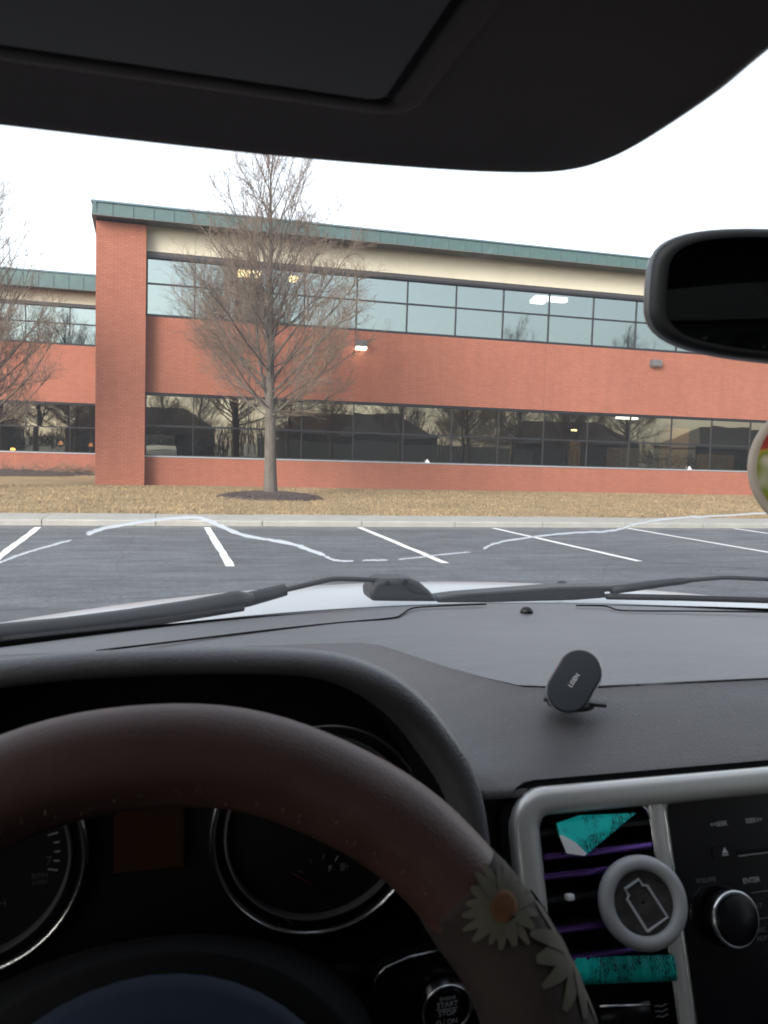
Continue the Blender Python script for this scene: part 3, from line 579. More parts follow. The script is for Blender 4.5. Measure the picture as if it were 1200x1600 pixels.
# hood, cowl
b = MB(); HX = [-.46 + 1.74 * i / 34 for i in range(35)]; rs = []
for k in range(21):
    t = k / 20; row = []
    for x in HX:
        y = (Yb(x) + .10) * (1 - t) + (2.05 - .30 * (x - CX) ** 2) * t; zz = -.231 - .06 * (x - CX) ** 2 - .006 * t - .30 * max(0, t - .12) ** 1.7 + .02 * math.exp(-((t - .12) / .1) ** 2)
        row.append(C(x, y, zz))
    rs.append(row)
b.rings(rs, False); P('hood', b, 'carpaint', True)
b = MB(); b.rings([[C(x, Yb(x) + dy, dz - .03 * (x - CX) ** 2) for x in HX] for dy, dz in ((.0, -.225), (.02, -.208), (.05, -.216), (.085, -.232), (.11, -.26))], False); P('cowl_panel', b, 'wiper', True)
# outer shell round the cabin: fenders, front end, doors, roof, hatch
for sx in (-1, 1):
    b = MB(); b.rings([[(CX + sx * q, y, z) for q, z in ((.862, zt - .03), (.868, zt - .002), (.895, zt - .010), (.920, zt - .045), (.935, zt - .16), (.925, .62), (.915, .3), (.862, .3))] for y, zt in ((.62, 1.165), (.85, 1.172), (1.1, 1.172), (1.3, 1.158), (1.6, 1.10), (1.85, 1.02), (2.0, .95))], True, True); P('fender', b, 'carpaint')
P('front_bumper', MB().rbox((CX, 1.97, .62), (1.72, .16, .62), .06, 3), 'carpaint')
for sx in (-1, 1):
    x0, x1 = sorted((CX + sx * .86, CX + sx * .92)); b = MB(); b.box(x0, x1, -2.4, .61, .3, 1.12); d = P('door', b, 'carpaint', False)
    xi = sorted((CX + sx * .80, CX + sx * .858)); MB().box(xi[0], xi[1], -2.4, .7, .35, 1.14).build('door_trim', 'black', d)
    P('roof_pillar', MB().tube([C(CX + sx * .82, .62, -.32), C(CX + sx * .74, .36, .06), C(CX + sx * .66, .1, .31)], [.045, .04, .04], 8), 'black')
    for y in (-1.05,): P('roof_pillar', MB().tube([C(CX + sx * .86, y, -.34), C(CX + sx * .68, y, .33)], .06, 8), 'black')
    P('roof_pillar', MB().tube([C(CX + sx * .82, -2.55, -.32), C(CX + sx * .66, -2.25, .31)], .08, 8), 'black')
for sx in (-1, 1):
    for y0, y1, gm in ((.60, -1.0, 'side_glass'), (-1.1, -2.42, 'dimming')):
        P('side_window', MB().add([C(CX + sx * .85, y0, -.33), C(CX + sx * .85, y1, -.33), C(CX + sx * .68, y1 + .05, .33), C(CX + sx * .68, y0 - .5 if y0 > 0 else y0, .33)], [(0, 1, 2, 3)]), gm, False)
P('rear_window', MB().add([C(CX - .82, -2.6, -.25), C(CX + .82, -2.6, -.25), C(CX + .68, -2.3, .33), C(CX - .68, -2.3, .33)], [(0, 1, 2, 3)]), m_tint('rear_glass', (.20, .21, .19)), False)
b = MB(); b.rings([[C(x, y, z - .05 * ((x - CX) / .7) ** 2) for x in XS] for y, z in ((.10, .315), (.06, .325), (-.3, .36), (-1.2, .37), (-2.3, .32), (-2.3, .36), (-1.2, .41), (-.3, .40), (.06, .36), (.12, .33), (.10, .315))], False); P('headliner', b, 'liner', True)
P('hatch', MB().box(CX - .85, CX + .85, -2.66, -2.58, .3, 1.2), 'black', False); P('cabin_floor', MB().box(CX - .86, CX + .86, -2.58, 1.25, .3, .36), 'seat', False); P('firewall', MB().box(CX - .86, CX + .86, .86, .9, .36, 1.16), 'black', False)
for x in (0, .82):
    b = MB(); b.rbox((x, -.42, .98), (.5, .16, .62), .06, 3); b.rbox((x, -.15, .66), (.52, .55, .18), .06, 3); s = P('seat', b, 'seat', True); 
    if x: MB().rbox((x, -.44, 1.40), (.26, .10, .17), .045, 3).build('headrest', 'seat', s, True)
b = MB(); b.rbox((CX, -1.75, 1.0), (1.4, .2, .62), .06, 3); P('rear_seat', b, 'seat', True)

# wipers
def wz(px, py, dy=.02):
    p = on_glass(px, py); return p
def on_y(px, py, Y): return at(px, py, Y)
wl = P('wiper', MB().prism([on_y(*q, 1.075) for q in ((580, 940), (579, 924), (586, 909), (600, 905), (640, 904), (656, 909), (672, 923), (688, 941))], (0, .05, .0)), 'wiper', 'auto')
mod = wl.modifiers.new('bev', 'BEVEL'); mod.width = .006; mod.segments = 3
for q in ((606, 911.5), (634, 909)): MB().lathe(on_y(*q, 1.073), (0, -1, 0), [(.0035, -.002), (.0035, .001), (.0022, .0012)], 12).build('bolt_hole', 'inky', wl, True)
P('wiper_arm', MB().tube(smoothpath([on_y(*q) for q in ((595, 906, 1.09), (560, 905, 1.08), (522, 904.5, 1.07), (495, 910, 1.06), (440, 923, 1.045))], 4), .0052, 8, True, .7), 'wiper', True, wl)
P('clip', MB().tube([on_y(*q) for q in ((446, 921.5, 1.04), (390, 936, 1.03), (374, 941, 1.02))], [.008, .0095, .008], 8), 'wiper', True, wl)
P('blade', MB().tube([on_y(*q) for q in ((395, 934, 1.02), (370, 937, 1.015), (300, 951, 1.0), (200, 966, .975), (100, 979, .94), (0, 989, .91), (-60, 996, .88))], [.007, .0125, .0125, .012, .0115, .011, .010], 8, True, .9), 'wiper', True, wl)
P('blade_rubber', MB().tube([on_y(*q) for q in ((380, 949, 1.01), (300, 962, .99), (200, 977, .965), (100, 990, .93), (0, 1001, .90))], .005, 6), 'rubber', True, wl)
wr = P('wiper', MB().prism([on_y(*q, 1.085) for q in ((684, 942), (683, 934), (720, 929), (800, 923), (870, 917.5), (955, 916), (985, 918), (968, 924), (945, 925.5), (952, 934), (900, 938), (760, 942))], (0, .035, 0)), 'wiper', 'auto')
mod = wr.modifiers.new('bev', 'BEVEL'); mod.width = .004; mod.segments = 2
P('wiper_arm', MB().tube(smoothpath([on_y(*q) for q in ((955, 922, 1.09), (1045, 910, 1.08), (1110, 904, 1.06), (1140, 902.5, 1.05), (1200, 905, 1.03), (1290, 909, 1.0))], 4), [.0085] * 4 + [.0075] * 2 + [.0042] * 15, 8, True, .8), 'wiper', True, wr)
P('blade', MB().tube([on_y(*q) for q in ((948, 932, 1.075), (1060, 934, 1.06), (1200, 938, 1.035), (1320, 944, 1.0))], .006, 6, True, .8), 'rubber', True, wr)
P('washer_nozzle', MB().lathe(on_y(878, 918, 1.16), (0, 0, 1), [(.009, 0), (.009, .006), (.006, .010), (.001, .011)], 14), 'wiper', True)

# dashboard
DX = [-.46 + 1.74 * i / 86 for i in range(87)]
def Ycr(x): return float(np.interp(x, [-.5, .205, .225, .25, .28, .31, .36, 1.4], [.80, .80, .79, .73, .66, .618, .605, .59]))
b = MB(); rows = []
for t in (0, .02, .1, .3, .5, .7, .85, .95): rows.append([C(x, (Yb(x) - .012) * (1 - t) + (Ycr(x) + .012) * t, -.203 + .004 * math.sin(PI * t) - .03 * (x - CX) ** 2 * (1 - t)) for x in DX])
b.rings(rows, False); dash = P('dashboard', b, 'dash', True)
rows = []
def low(x, t):
    ye = float(np.interp(abs(x), [.200, .212], [.575, .528])); y = (Ycr(x) + .022) * (1 - t) + ye * t; tt = (Ycr(x) + .022 - y) / (Ycr(x) + .022 - .528)
    return C(x, y, -.2015 - .0345 * tt ** 1.7 - .0015 * min(1, tt / .06) - .004 * math.sin(PI * tt))
for t in (0, .06, .2, .4, .6, .8, .9, 1): rows.append([low(x, t) for x in DX])
inn = lambda x: float(np.interp(abs(x), [.200, .212], [.06, 0]))
for y, z in ((.520, -.243), (.535, -.25), (.52, -.36), (.47, -.55)): rows.append([C(x, y + inn(x), z) for x in DX])
b = MB(); b.rings(rows, False); P('lower_panel', b, 'dash_shaded', True, dash)
P('knee_panel', MB().rings([[C(x, y, z) for x in (-.209, 0, .209)] for y, z in ((.549, -.385), (.47, -.40), (.46, -.42), (.5, -.7))], False), 'black', False, dash)
# seam of the defroster panel, light sensor
def on_dash(px, py, z=-.2): d = ray(px, py); return EYE + d * (z / d.z)
for pts in (((150, 1017), (260, 1004), (400, 987), (520, 974), (610, 966), (628, 960), (640, 952), (665, 948), (760, 944)), ((900, 946), (945, 947), (965, 953), (1000, 954.5), (1100, 955), (1240, 957))):
    P('seam', MB().tube([on_dash(q.x, q.y, -.1995) for q in smoothpath([(p[0], p[1], 0) for p in pts], 4)], .0011, 6), 'inky', True, dash)
q = on_dash(823, 958, -.2015); P('light_sensor', MB().lathe(q, (0, 0, 1), [(.0085, 0), (.008, .004), (.005, .0075), (.001, .0085)], 20), 'gloss', True, dash)
# instrument hood
A = [(0, -.1145), (.058, -.1158), (.103, -.1205), (.135, -.132), (.158, -.148), (.177, -.170), (.192, -.192), (.203, -.222), (.209, -.26), (.212, -.34)]
def arch(dz, fx, Y, low=0):
    h = [(x * fx, z) for x, z in A]; zt = h[0][1]; pts = [(x, zt + dz + (z - zt) * (1 + low)) for x, z in h]
    full = smoothpath([(-x, z, 0) for x, z in pts[::-1]][:-1] + [(x, z, 0) for x, z in pts], 4); return [C(p.x, Y, p.y) for p in full]
b = MB(); b.rings([arch(-.026, .90, .553), arch(-.022, .905, .50), arch(-.0145, .912, .466), arch(-.008, .945, .457), arch(-.002, .985, .460), arch(0, 1.0, .470), arch(-.009, 1.03, .495), arch(-.024, 1.10, .545), arch(-.045, 1.19, .61), arch(-.068, 1.27, .69), arch(-.088, 1.32, .76), arch(-.108, 1.35, .83)], False)
bn = P('instrument_hood', b, 'dash', True)
b = MB(); b.rings([arch(-.0142, .9115, .4665), arch(-.022, .904, .50), arch(-.026, .898, .552)], False); P('hood_lining', b, 'inky', True, bn)

# instrument cluster
cl = P('instrument_cluster', MB().prism(arch(-.027, .895, .548) , (0, .01, 0)), 'inky', False)
CY = .546
def gauge(x, z, r):
    o = C(x, CY, z); ax = (0, -1, 0)
    P('gauge_bezel', MB().lathe(o, ax, [(r + .004, -.002), (r + .003, .008), (r + .001, .010), (r - .001, .008), (r - .002, .003)], 72, False), 'chrome', True, cl)
    P('gauge_rim', MB().lathe(o, ax, [(r - .007, .0), (r - .0072, .006), (r - .0082, .007), (r - .0092, .006), (r - .0094, .0)], 72, False), 'dimink', True, cl)
    P('gauge_face', MB().lathe(o, ax, [(r - .002, .0005), (.001, .0008)], 48, False), 'gauge', True, cl)
gauge(.113, -.262, .0725); gauge(-.113, -.262, .0725)
def gtext(s, px, py, size, m='dimink', nm='numeral'): text(nm, s, size, frame(at(px, py, CY - .003), (1, 0, 0), (0, 0, 1)), m, cl)
gtext('6', 77, 1293, .0085); gtext('7', 76, 1346, .0085); gtext('RPM', 62, 1369, .0052, nm='lettering'); gtext('x1000', 62, 1379, .0036, nm='lettering'); gtext('H', 3, 1412, .0075, nm='lettering'); gtext('5', 40, 1225, .0085)
b = MB()
for k in range(0, 13):
    a = math.radians(62 - k * 6.2); cx_, cz_ = -.113, -.262; r0, r1 = (.052, .058) if k % 4 == 0 else (.0545, .058)
    p0, p1 = C(cx_ + r0 * math.cos(a), CY - .002, cz_ + r0 * math.sin(a)), C(cx_ + r1 * math.cos(a), CY - .002, cz_ + r1 * math.sin(a)); b.tube([p0, p1], .0006, 4)
P('tick_marks', b, 'ink', False, cl)
# fuel gauge inside the right dial
fo = at(505, 1378, CY - .002); b = MB()
for k in range(5):
    a = math.radians(150 - 30 * k); b.tube([fo + Vector((.0165 * math.cos(a), 0, .0165 * math.sin(a))), fo + Vector((.0205 * math.cos(a), 0, .0205 * math.sin(a)))], .0005, 4)
P('tick_marks', b, 'dimink', False, cl); gtext('E', 455, 1368, .0060, 'red', 'lettering'); gtext('F', 516, 1358, .0062, 'ink', 'lettering')
b = MB(); q = at(537, 1355, CY - .003); b.box(q.x - .0022, q.x + .0012, q.y, q.y + .0008, q.z - .0028, q.z + .0028); b.tube([q + Vector((.0018, 0, .001)), q + Vector((.003, 0, 0)), q + Vector((.003, 0, -.0025))], .0003, 4); P('fuel_symbol', b, 'dimink', False, cl)
b = MB(); b.tube([fo + Vector((-.001, -.001, -.006)), at(457, 1364, CY - .004)], [.0012, .0005], 6); P('pointer', b, 'red', True, cl)
b = MB(); b.tube([fo + Vector((.034 * math.cos(a), 0, -.004 + .030 * math.sin(a))) for a in np.linspace(math.radians(205), math.radians(345), 24)], .0004, 4, False); P('dial_arc', b, 'dimink', True, cl)
q0, q1 = at(178, 1263, CY - .001), at(287, 1352, CY - .001); P('display', MB().box(q0.x, q1.x, CY - .002, CY + .003, q1.z, q0.z), 'display', False, cl)

# steering column shroud and the trim below the cluster
def arcring(Y, zt, hw, drop, pw=2.2): return [C(hw * math.sin(t) , Y, zt - drop * (1 - abs(math.cos(t)) ** (2 / pw))) for t in np.linspace(-PI / 2, PI / 2, 33)]
b = MB(); b.rings([arcring(.545, -.335, .15, .10), arcring(.50, -.300, .15, .11), arcring(.455, -.274, .14, .12), arcring(.43, -.262, .128, .13), arcring(.422, -.263, .124, .13), arcring(.420, -.30, .11, .12)], False); P('column_shroud', b, 'inky', True)

# steering wheel
TH = math.radians(25); WC = C(0, .29, -.29); EX = Vector((1, 0, 0)); EU = Vector((0, math.sin(TH), math.cos(TH))); EN = Vector((0, -math.cos(TH), math.sin(TH))); RM, RT = .1705, .0218
def tor(ph, al, r=RT): return WC + (EX * math.sin(ph) + EU * math.cos(ph)) * (RM + r * math.cos(al)) + EN * (r * math.sin(al))
def torus(p0, p1, n, r, closed): 
    b = MB(); phs = [p0 + (p1 - p0) * i / n for i in range(n + (0 if closed else 1))]; rs = [[tor(ph, 2 * PI * k / 28, r(ph, 2 * PI * k / 28)) for k in range(28)] for ph in phs]
    if closed: rs.append(rs[0])
    return b.rings(rs, True, not closed)
sw_ = P('steering_wheel', torus(0, 2 * PI, 120, lambda p, a: RT * (1 + .03 * math.sin(9 * p + a) * math.sin(4 * p)) - .0012 * math.exp(-((a - 2.45) / .12) ** 2), True), 'leather', True)
b = MB(); R = random.Random(5)
for k in range(20):
    ph = -.62 + k * .075 + R.uniform(-.012, .012); al = 2.40 + R.gauss(0, .06)
    for j in range(R.choice((1, 2, 2, 3))): da = R.uniform(-.12, .12); dp = R.uniform(-.012, .012); L = R.uniform(.03, .10); b.tube([tor(ph + dp, al + da, RT * 1.03), tor(ph + dp + R.uniform(-.006, .006), al + da + L, RT * 1.03)], R.uniform(.00018, .00035), 4)
P('worn_stitching', b, 'thread', False, sw_)
for a0 in (math.radians(98), math.radians(-98), math.radians(180)):
    d0 = EX * math.sin(a0) + EU * math.cos(a0); P('spoke', MB().tube([WC + d0 * .07 + EN * .0, WC + d0 * .12 - EN * .004, WC + d0 * .165], [.026, .018, .014], 12, True, .6), 'black', True, sw_)
P('hub_edge', MB().lathe(WC - EN * .01, EN, [(.066, -.01), (.080, .0), (.087, .016), (.084, .030), (.074, .036), (.066, .033)], 48), 'navy', True, sw_)
P('hub', MB().lathe(WC - EN * .01, EN, [(.068, .0), (.066, .034), (.05, .041), (.02, .044), (.001, .0445)], 48), 'hub', True, sw_)
# fabric cover with daisies pulled over the right of the rim
cv = empty('steering_wheel_cover', tor(1.25, .4), 'dark fabric wheel cover with cream daisies on the right side of the steering wheel', 'wheel cover')
P('sleeve', torus(.90, 2.3, 60, lambda p, a: RT + .0016 * (1 + .35 * math.sin(23 * p + 3 * a)) * min(1, max(.05, (p - .90 - .03 * math.sin(5 * a)) / .05)), False), 'cover', True, cv)
def find(px, py):
    best = None
    for ph in np.linspace(.7, 1.7, 120):
        for al in np.linspace(-.6, 3.0, 90):
            p = tor(ph, al, RT + .0024); nrm = (EX * math.sin(ph) + EU * math.cos(ph)) * math.cos(al) + EN * math.sin(al)
            if nrm.dot(EYE - p) < 0: continue
            c = ROT.transposed() @ (p - EYE); qx, qy = 600 + FPX * c.x / -c.z, 800 - FPX * c.y / -c.z; e = (qx - px) ** 2 + (qy - py) ** 2
            if best is None or e < best[0]: best = (e, ph, al)
    return best[1:]
def daisy(px, py, rad, npet, centre, rot=0, span=2 * PI):
    ph0, al0 = find(px, py)
    def sp(u, v, h=.0026): return tor(ph0 + u / (RM + RT * math.cos(al0)), al0 + v / RT, RT + h)
    b = MB(); R = random.Random(int(px))
    for k in range(npet):
        a = rot + span * k / npet + R.uniform(-.06, .06); L = rad * R.uniform(.88, 1.1); w = rad * R.uniform(.13, .17) * (1.35 if npet < 13 else 1.0); prev = []
        rows = []
        for s in np.linspace(.12, 1, 8):
            ww = w * math.sin(PI * min(.97, .18 + .76 * s)) ** .7; rows.append([sp(math.cos(a) * L * s - math.sin(a) * q * ww, math.sin(a) * L * s + math.cos(a) * q * ww, .0026 + .0004 * (k % 2)) for q in (-1, 0, 1)])
        b.rings(rows, False)
    d = P('daisy', b, 'petal', True, cv)
    if centre: b = MB(); b.rings([[sp(math.cos(t) * rad * q, math.sin(t) * rad * q, .0034 + .0008 * (1 - q)) for t in np.linspace(0, 2 * PI, 18, False)] for q in (.36, .25, .02)], True, True); P('centre', b, 'daisyc', True, d)
daisy(784, 1414, .0165, 18, True); daisy(903, 1482, .0275, 14, False, .2);

# centre stack: a plane leaning back 20 degrees; u across, w up, n towards the driver
TAU = math.atan(.37); SO = C(0, .52, -.237); SW = Vector((0, math.sin(TAU), math.cos(TAU))); SN = Vector((0, -math.cos(TAU), math.sin(TAU)))
def S(u, w, n=0): return SO + EX * u + SW * w + SN * n
def SF(u, w, n): return frame(S(u, w, n), EX, SW)
def rrect(u0, u1, w0, w1, r, k=6):
    out = []
    for cu, cw, a in ((u1 - r, w1 - r, 0), (u0 + r, w1 - r, 90), (u0 + r, w0 + r, 180), (u1 - r, w0 + r, 270)):
        for i in range(k + 1): t = math.radians(a + 90 * i / k); out.append((cu + r * math.cos(t), cw + r * math.sin(t)))
    return out
def densify(p, step=.012):
    out = []
    for i in range(len(p)):
        a, c = Vector(p[i]), Vector(p[(i + 1) % len(p)]); n_ = max(1, int((c - a).length / step)); out += [tuple(a.lerp(c, j / n_)) for j in range(n_)]
    return out
def plate(outline, n0, n1): return MB().prism([S(u, w, n0) for u, w in outline], SN * (n1 - n0))
st = P('center_stack', plate(rrect(.246, .584, -.30, -.004, .016), -.035, -.022), 'inky', False)
P('bezel', MB().sweep(densify(rrect(.252, .578, -.32, -.0095, .018)), S, .0098, .006, True, 10), 'silver', True, st)
for u in (.3575, .4725): P('divider', MB().sweep([(u, -.008 - .012 * i) for i in range(26)], S, .0062, .0025, False, 8), 'silver', True, st)
P('bezel_shadow_gap', MB().sweep(densify(rrect(.2405, .5895, -.33, .002, .026)), S, .0028, -.002, True, 4, -.004), 'inky', True, st)
# left air vent
av = P('air_vent', plate(rrect(.258, .3545, -.20, -.012, .012), -.030, -.021), 'inky', False)
P('vent_edge', MB().sweep(densify(rrect(.2618, .3515, -.205, -.0168, .012), .01), S, .0011, .0016, True, 4, .0005), 'chrome', True, av)
for w in (-.030, -.0455, -.0580, -.0735, -.0925, -.1105):
    b = MB(); b.prism([S(.263, w, -.02), S(.263, w + .004, -.02), S(.263, w + .0006, .0), S(.263, w - .0022, .0)], EX * .087); P('louver', b, 'black', False, av)
for w, a, c_ in ((-.0455, .2635, .3485), (-.0580, .2625, .3495), (-.0925, .2625, .3495), (-.1105, .2625, .3495)):
    P('trim_strip', MB().rbox(S((a + c_) / 2, w - .0005, .0022), (c_ - a, .0035, .0046), .0012, 2, Matrix((EX, -SN, SW)).transposed()), 'purple', 'auto', av)
P('vent_tab', MB().rbox(S(.279, -.0728, .003), (.0055, .006, .0042), .001, 2, Matrix((EX, -SN, SW)).transposed()), 'white', 'auto', av)
# control below the vent
P('lower_switch', MB().rbox(S(.313, -.152, -.004), (.040, .008, .016), .002, 2, Matrix((EX, -SN, SW)).transposed()), 'gloss', 'auto', st)
P('switch_line', MB().tube([S(.293, -.1425, .001), S(.3315, -.1468, .001)], .0007, 6), 'chrome', True, st)
b = MB()
for k in range(3): b.tube([S(.3345 + .0012 * i, -.1485 - k * .0032 + .0005 * math.sin(i * 1.1), .001) for i in range(9)], .0005, 4)
P('wave_symbol', b, 'dimink', True, st)
# radio
rp = P('radio_panel', plate(rrect(.3655, .4645, -.30, -.0175, .007), -.018, -.003), 'gloss', False)
P('radio_edge', MB().sweep(densify(rrect(.3648, .4652, -.305, -.0168, .008), .01), S, .0017, .0026, True, 4, -.001), 'chrome', True, rp)
for s, u, w, sz, m in (('\u25c4\u25c4SEEK', .4108, -.0374, .0046, 'ink'), ('SEEK\u25ba\u25ba', .4420, -.0374, .0046, 'ink'), ('VOLUME', .3925, -.0745, .0044, 'dimink'), ('ENTER', .4310, -.0785, .0050, 'ink'), ('SAT', .4325, -.0964, .0046, 'dimink'), ('DISC', .4320, -.1125, .0046, 'dimink'), ('AUX', .4320, -.1180, .0046, 'dimink')): text('lettering', s.replace('\u25c4', '<').replace('\u25ba', '>'), sz, SF(u, w, -.0026), m, rp)
P('eject_button', plate(rrect(.401, .4195, -.0605, -.0525, .003), -.003, -.0012), 'gloss', False, rp); P('eject_symbol', MB().prism([S(.4085, -.0575, -.001), S(.4135, -.0575, -.001), S(.411, -.0537, -.001)], SN * .0003).prism([S(.4085, -.0591, -.001), S(.4135, -.0591, -.001), S(.4135, -.0583, -.001), S(.4085, -.0583, -.001)], SN * .0003), 'ink', False, rp)
P('disc_slot', plate([(.4225, -.060), (.464, -.060), (.464, -.0575), (.4225, -.0575)], -.003, -.0025), 'inky', False, rp); P('slot_lip', MB().tube([S(.4225, -.0610, -.002), S(.464, -.0610, -.002)], .0007, 6), 'dimink', True, rp)
for u, w in ((.4290, -.087), (.4290, -.105)): P('button_line', MB().tube([S(u, w, -.0025), S(.4640, w, -.0025)], .0004, 4), 'dimink', True, rp)
kn = P('volume_knob', MB().lathe(S(.403, -.0996, -.003), SN, [(.0205, 0), (.0190, .012), (.0178, .0145), (.0150, .0152), (.001, .0150)], 48), 'gloss', True)
P('knob_ring', MB().lathe(S(.403, -.0996, -.003), SN, [(.0190, .0115), (.0194, .0135), (.0184, .0150), (.0176, .0148)], 48, False), 'chrome', True, kn)
# right air vent (off the frame)
av2 = P('air_vent', plate(rrect(.4785, .570, -.20, -.012, .012), -.030, -.021), 'inky', False)
for w in (-.030, -.0455, -.0610, -.0765, -.0925, -.1105, -.128):
    b = MB(); b.prism([S(.480, w, -.02), S(.480, w + .004, -.02), S(.480, w + .0006, .0), S(.480, w - .0022, .0)], EX * .087); P('louver', b, 'black', False, av2)

# start button panel left of the stack
pb = [on_y(*q, .468) for q in ((586, 1530), (600, 1514), (640, 1496), (690, 1484), (770, 1500), (800, 1660), (600, 1660))]
sp_ = P('switch_panel', MB().prism(pb, (0, .01, 0)), 'gloss', False)
P('panel_edge', MB().tube([on_y(*q, .467) for q in ((583, 1560), (586, 1529), (602, 1512), (640, 1495), (692, 1483))], .0007, 6), 'chrome', True, sp_)
so = on_y(693, 1568, .466); sb = P('start_button', MB().lathe(so, (0, -1, 0), [(.0150, 0), (.0146, .006), (.012, .0066), (.001, .0062)], 40), 'gloss', True)
P('button_ring', MB().lathe(so, (0, -1, 0), [(.0172, 0), (.0168, .006), (.0160, .0075), (.0150, .0062)], 48, False), 'chrome', True, sb)
for s, dz, sz in (('ENGINE', .0080, .0030), ('START', .0040, .0048), ('STOP', -.0018, .0048), ('O / ON', -.0075, .0044)): text('lettering', s, sz, frame(so + Vector((0, -.0069, dz)), (1, 0, 0), (0, 0, 1)), 'ink', sb)
P('divider_line', MB().tube([so + Vector((-.007, -.0068, .0011)), so + Vector((.007, -.0068, .0011))], .0002, 4), 'ink', False, sb)

# sun visor with vanity flap
VH = .1273
vo = smoothpath([(-.30, .17, 0), (-.30, .36, 0), (-.24, .386, 0), (-.06, .3855, 0), (.045, .382, 0), (.12, .3735, 0), (.165, .3635, 0), (.188, .350, 0), (.1965, .325, 0), (.1955, .27, 0), (.190, .232, 0), (.182, .17, 0)], 5)
def vring(off_, h):
    c = Vector((-.05, .28, 0)); return [C(c.x + (p.x - c.x) * off_[0], c.y + (p.y - c.y) * off_[1], VH + h) for p in vo]
b = MB(); b.rings([vring((.93, .90), .002), vring((.965, .95), .0), vring((.99, .985), .003), vring((1, 1), .010), vring((.99, .985), .017), vring((.95, .93), .021)], True, True); sv = P('sun_visor', b, 'visor', True)
def vrect(x0, x1, y0, y1, r): return rrect(x0, x1, y0, y1, r)
P('vanity_flap', MB().prism([C(u, w, VH + .0025) for u, w in vrect(-.15, .0794, .16, .3020, .006)], (0, 0, -.0035)), 'flap', False, sv)
P('flap_groove', MB().sweep(densify(vrect(-.153, .0824, .157, .3050, .008)), lambda u, w, n: C(u, w, VH + .0015 - n), .0018, .0006, True, 4), 'inky', True, sv)
P('flap_rim', MB().sweep(densify(vrect(-.159, .0894, .150, .3120, .010)), lambda u, w, n: C(u, w, VH + .0015 - n), .0055, .0022, True, 6), 'visor', True, sv)

# rear view mirror, turned towards the driver
MO = C(.409, .405, .0955); mn = Vector((-.36, -.93, -.06)).normalized(); mr_ = Vector((0, 0, 1)).cross(mn).normalized(); mr_ = mr_ if mr_.x > 0 else -mr_; mu = mn.cross(mr_); mu = mu if mu.z > 0 else -mu
mr_ = (mr_ - mu * .055).normalized()
def sq(hw, hh, e, n_, d):
    out = []
    for k in range(n_): t = 2 * PI * k / n_; ct, s_ = math.cos(t), math.sin(t); out.append(MO + mr_ * (hw * math.copysign(abs(ct) ** (2 / e), ct)) + mu * (hh * math.copysign(abs(s_) ** (2 / e), s_)) + mn * d)
    return out
b = MB(); b.rings([sq(.119, .0335, 4.2, 56, .003), sq(.124, .0362, 4.2, 56, .004), sq(.1275, .0385, 4, 56, .0), sq(.128, .039, 3.8, 56, -.008), sq(.122, .036, 3.4, 56, -.022), sq(.095, .026, 3, 56, -.034), sq(.04, .012, 2, 56, -.040)], True, True); mi = P('rear_view_mirror', b, 'black', True)
P('mirror_glass', MB().rings([sq(.1185, .0332, 4.2, 56, .0036), sq(.05, .015, 3, 56, .0037)], True, True), 'mirror', False, mi)
P('edge_trim', MB().rings([sq(.1278, .0388, 4, 56, -.0005), sq(.1296, .0402, 3.9, 56, -.005), sq(.1292, .0400, 3.8, 56, -.011), sq(.125, .0375, 3.6, 56, -.016)], True, False), mat('satin_grey', (.085, .088, .095), .32, .3), True, mi)
P('mirror_stem', MB().tube([MO - mn * .036, C(.405, .47, .115), C(.41, .475, .135)], [.012, .011, .016], 12), 'black', True, mi)

# ------------------------------------------------------------------ loose things in the car
def facing(p, lift=0, roll=0):
    v = (EYE - p).normalized(); v = (v + Vector((0, 0, lift))).normalized(); r = Vector((0, 0, 1)).cross(v).normalized(); r = r if r.x > 0 else -r; u = v.cross(r); u = u if u.z > 0 else -u
    return r * math.cos(roll) - u * math.sin(roll), u * math.cos(roll) + r * math.sin(roll), v
# phone mount
po = at(897, 1064, .585); pr_, pu, pv = facing(po, .18, math.radians(27))
pm = empty('phone_mount', on_dash(897, 1105, -.202), 'small black magnetic phone mount with silver edge standing on the dashboard', 'phone mount')
def pill(w, h, d, k=12): return [po + pr_ * (w * math.cos(t)) + pu * (w * math.sin(t) + (h - w if t < PI else -(h - w))) + pv * d for t in [2 * PI * (i + .5) / (2 * k) for i in range(2 * k)]]
HWD, HHT = .0170, .0265
P('head', MB().rings([pill(HWD * .6, HHT * .75, -.010), pill(HWD, HHT, -.008), pill(HWD, HHT, .0), pill(HWD * .985, HHT * .99, .0014), pill(HWD * .93, HHT * .955, .0022), pill(HWD * .3, HHT * .5, .0023)], True, True), 'mount', 'auto', pm)
P('metal_edge', MB().rings([pill(HWD * 1.01, HHT * 1.01, -.0075), pill(HWD * 1.05, HHT * 1.03, -.0065), pill(HWD * 1.05, HHT * 1.03, -.0035), pill(HWD * 1.0, HHT * 1.005, -.002)], True, False), 'chrome', True, pm)
text('lettering', 'LISEN', .0050, frame(po + pv * .0028, pu * .92 + pr_ * .1, -pr_), 'white', pm)
f0, f1 = on_dash(850, 1090, -.2), on_dash(948, 1100, -.2); fm = (f0 + f1) / 2; P('foot', MB().rbox(fm + Vector((0, 0, .0015)), ((f1 - f0).length, .024, .0032), .0014, 2, Matrix.Rotation(math.atan2(f1.y - f0.y, f1.x - f0.x), 3, 'Z')), 'black', 'auto', pm)
P('adhesive_pad', MB().lathe(fm + Vector((-.004, 0, -.003)), (0, 0, 1), [(.0190, 0), (.0190, .0035), (.0165, .006), (.010, .0068), (.001, .007)], 32), 'black', True, pm)
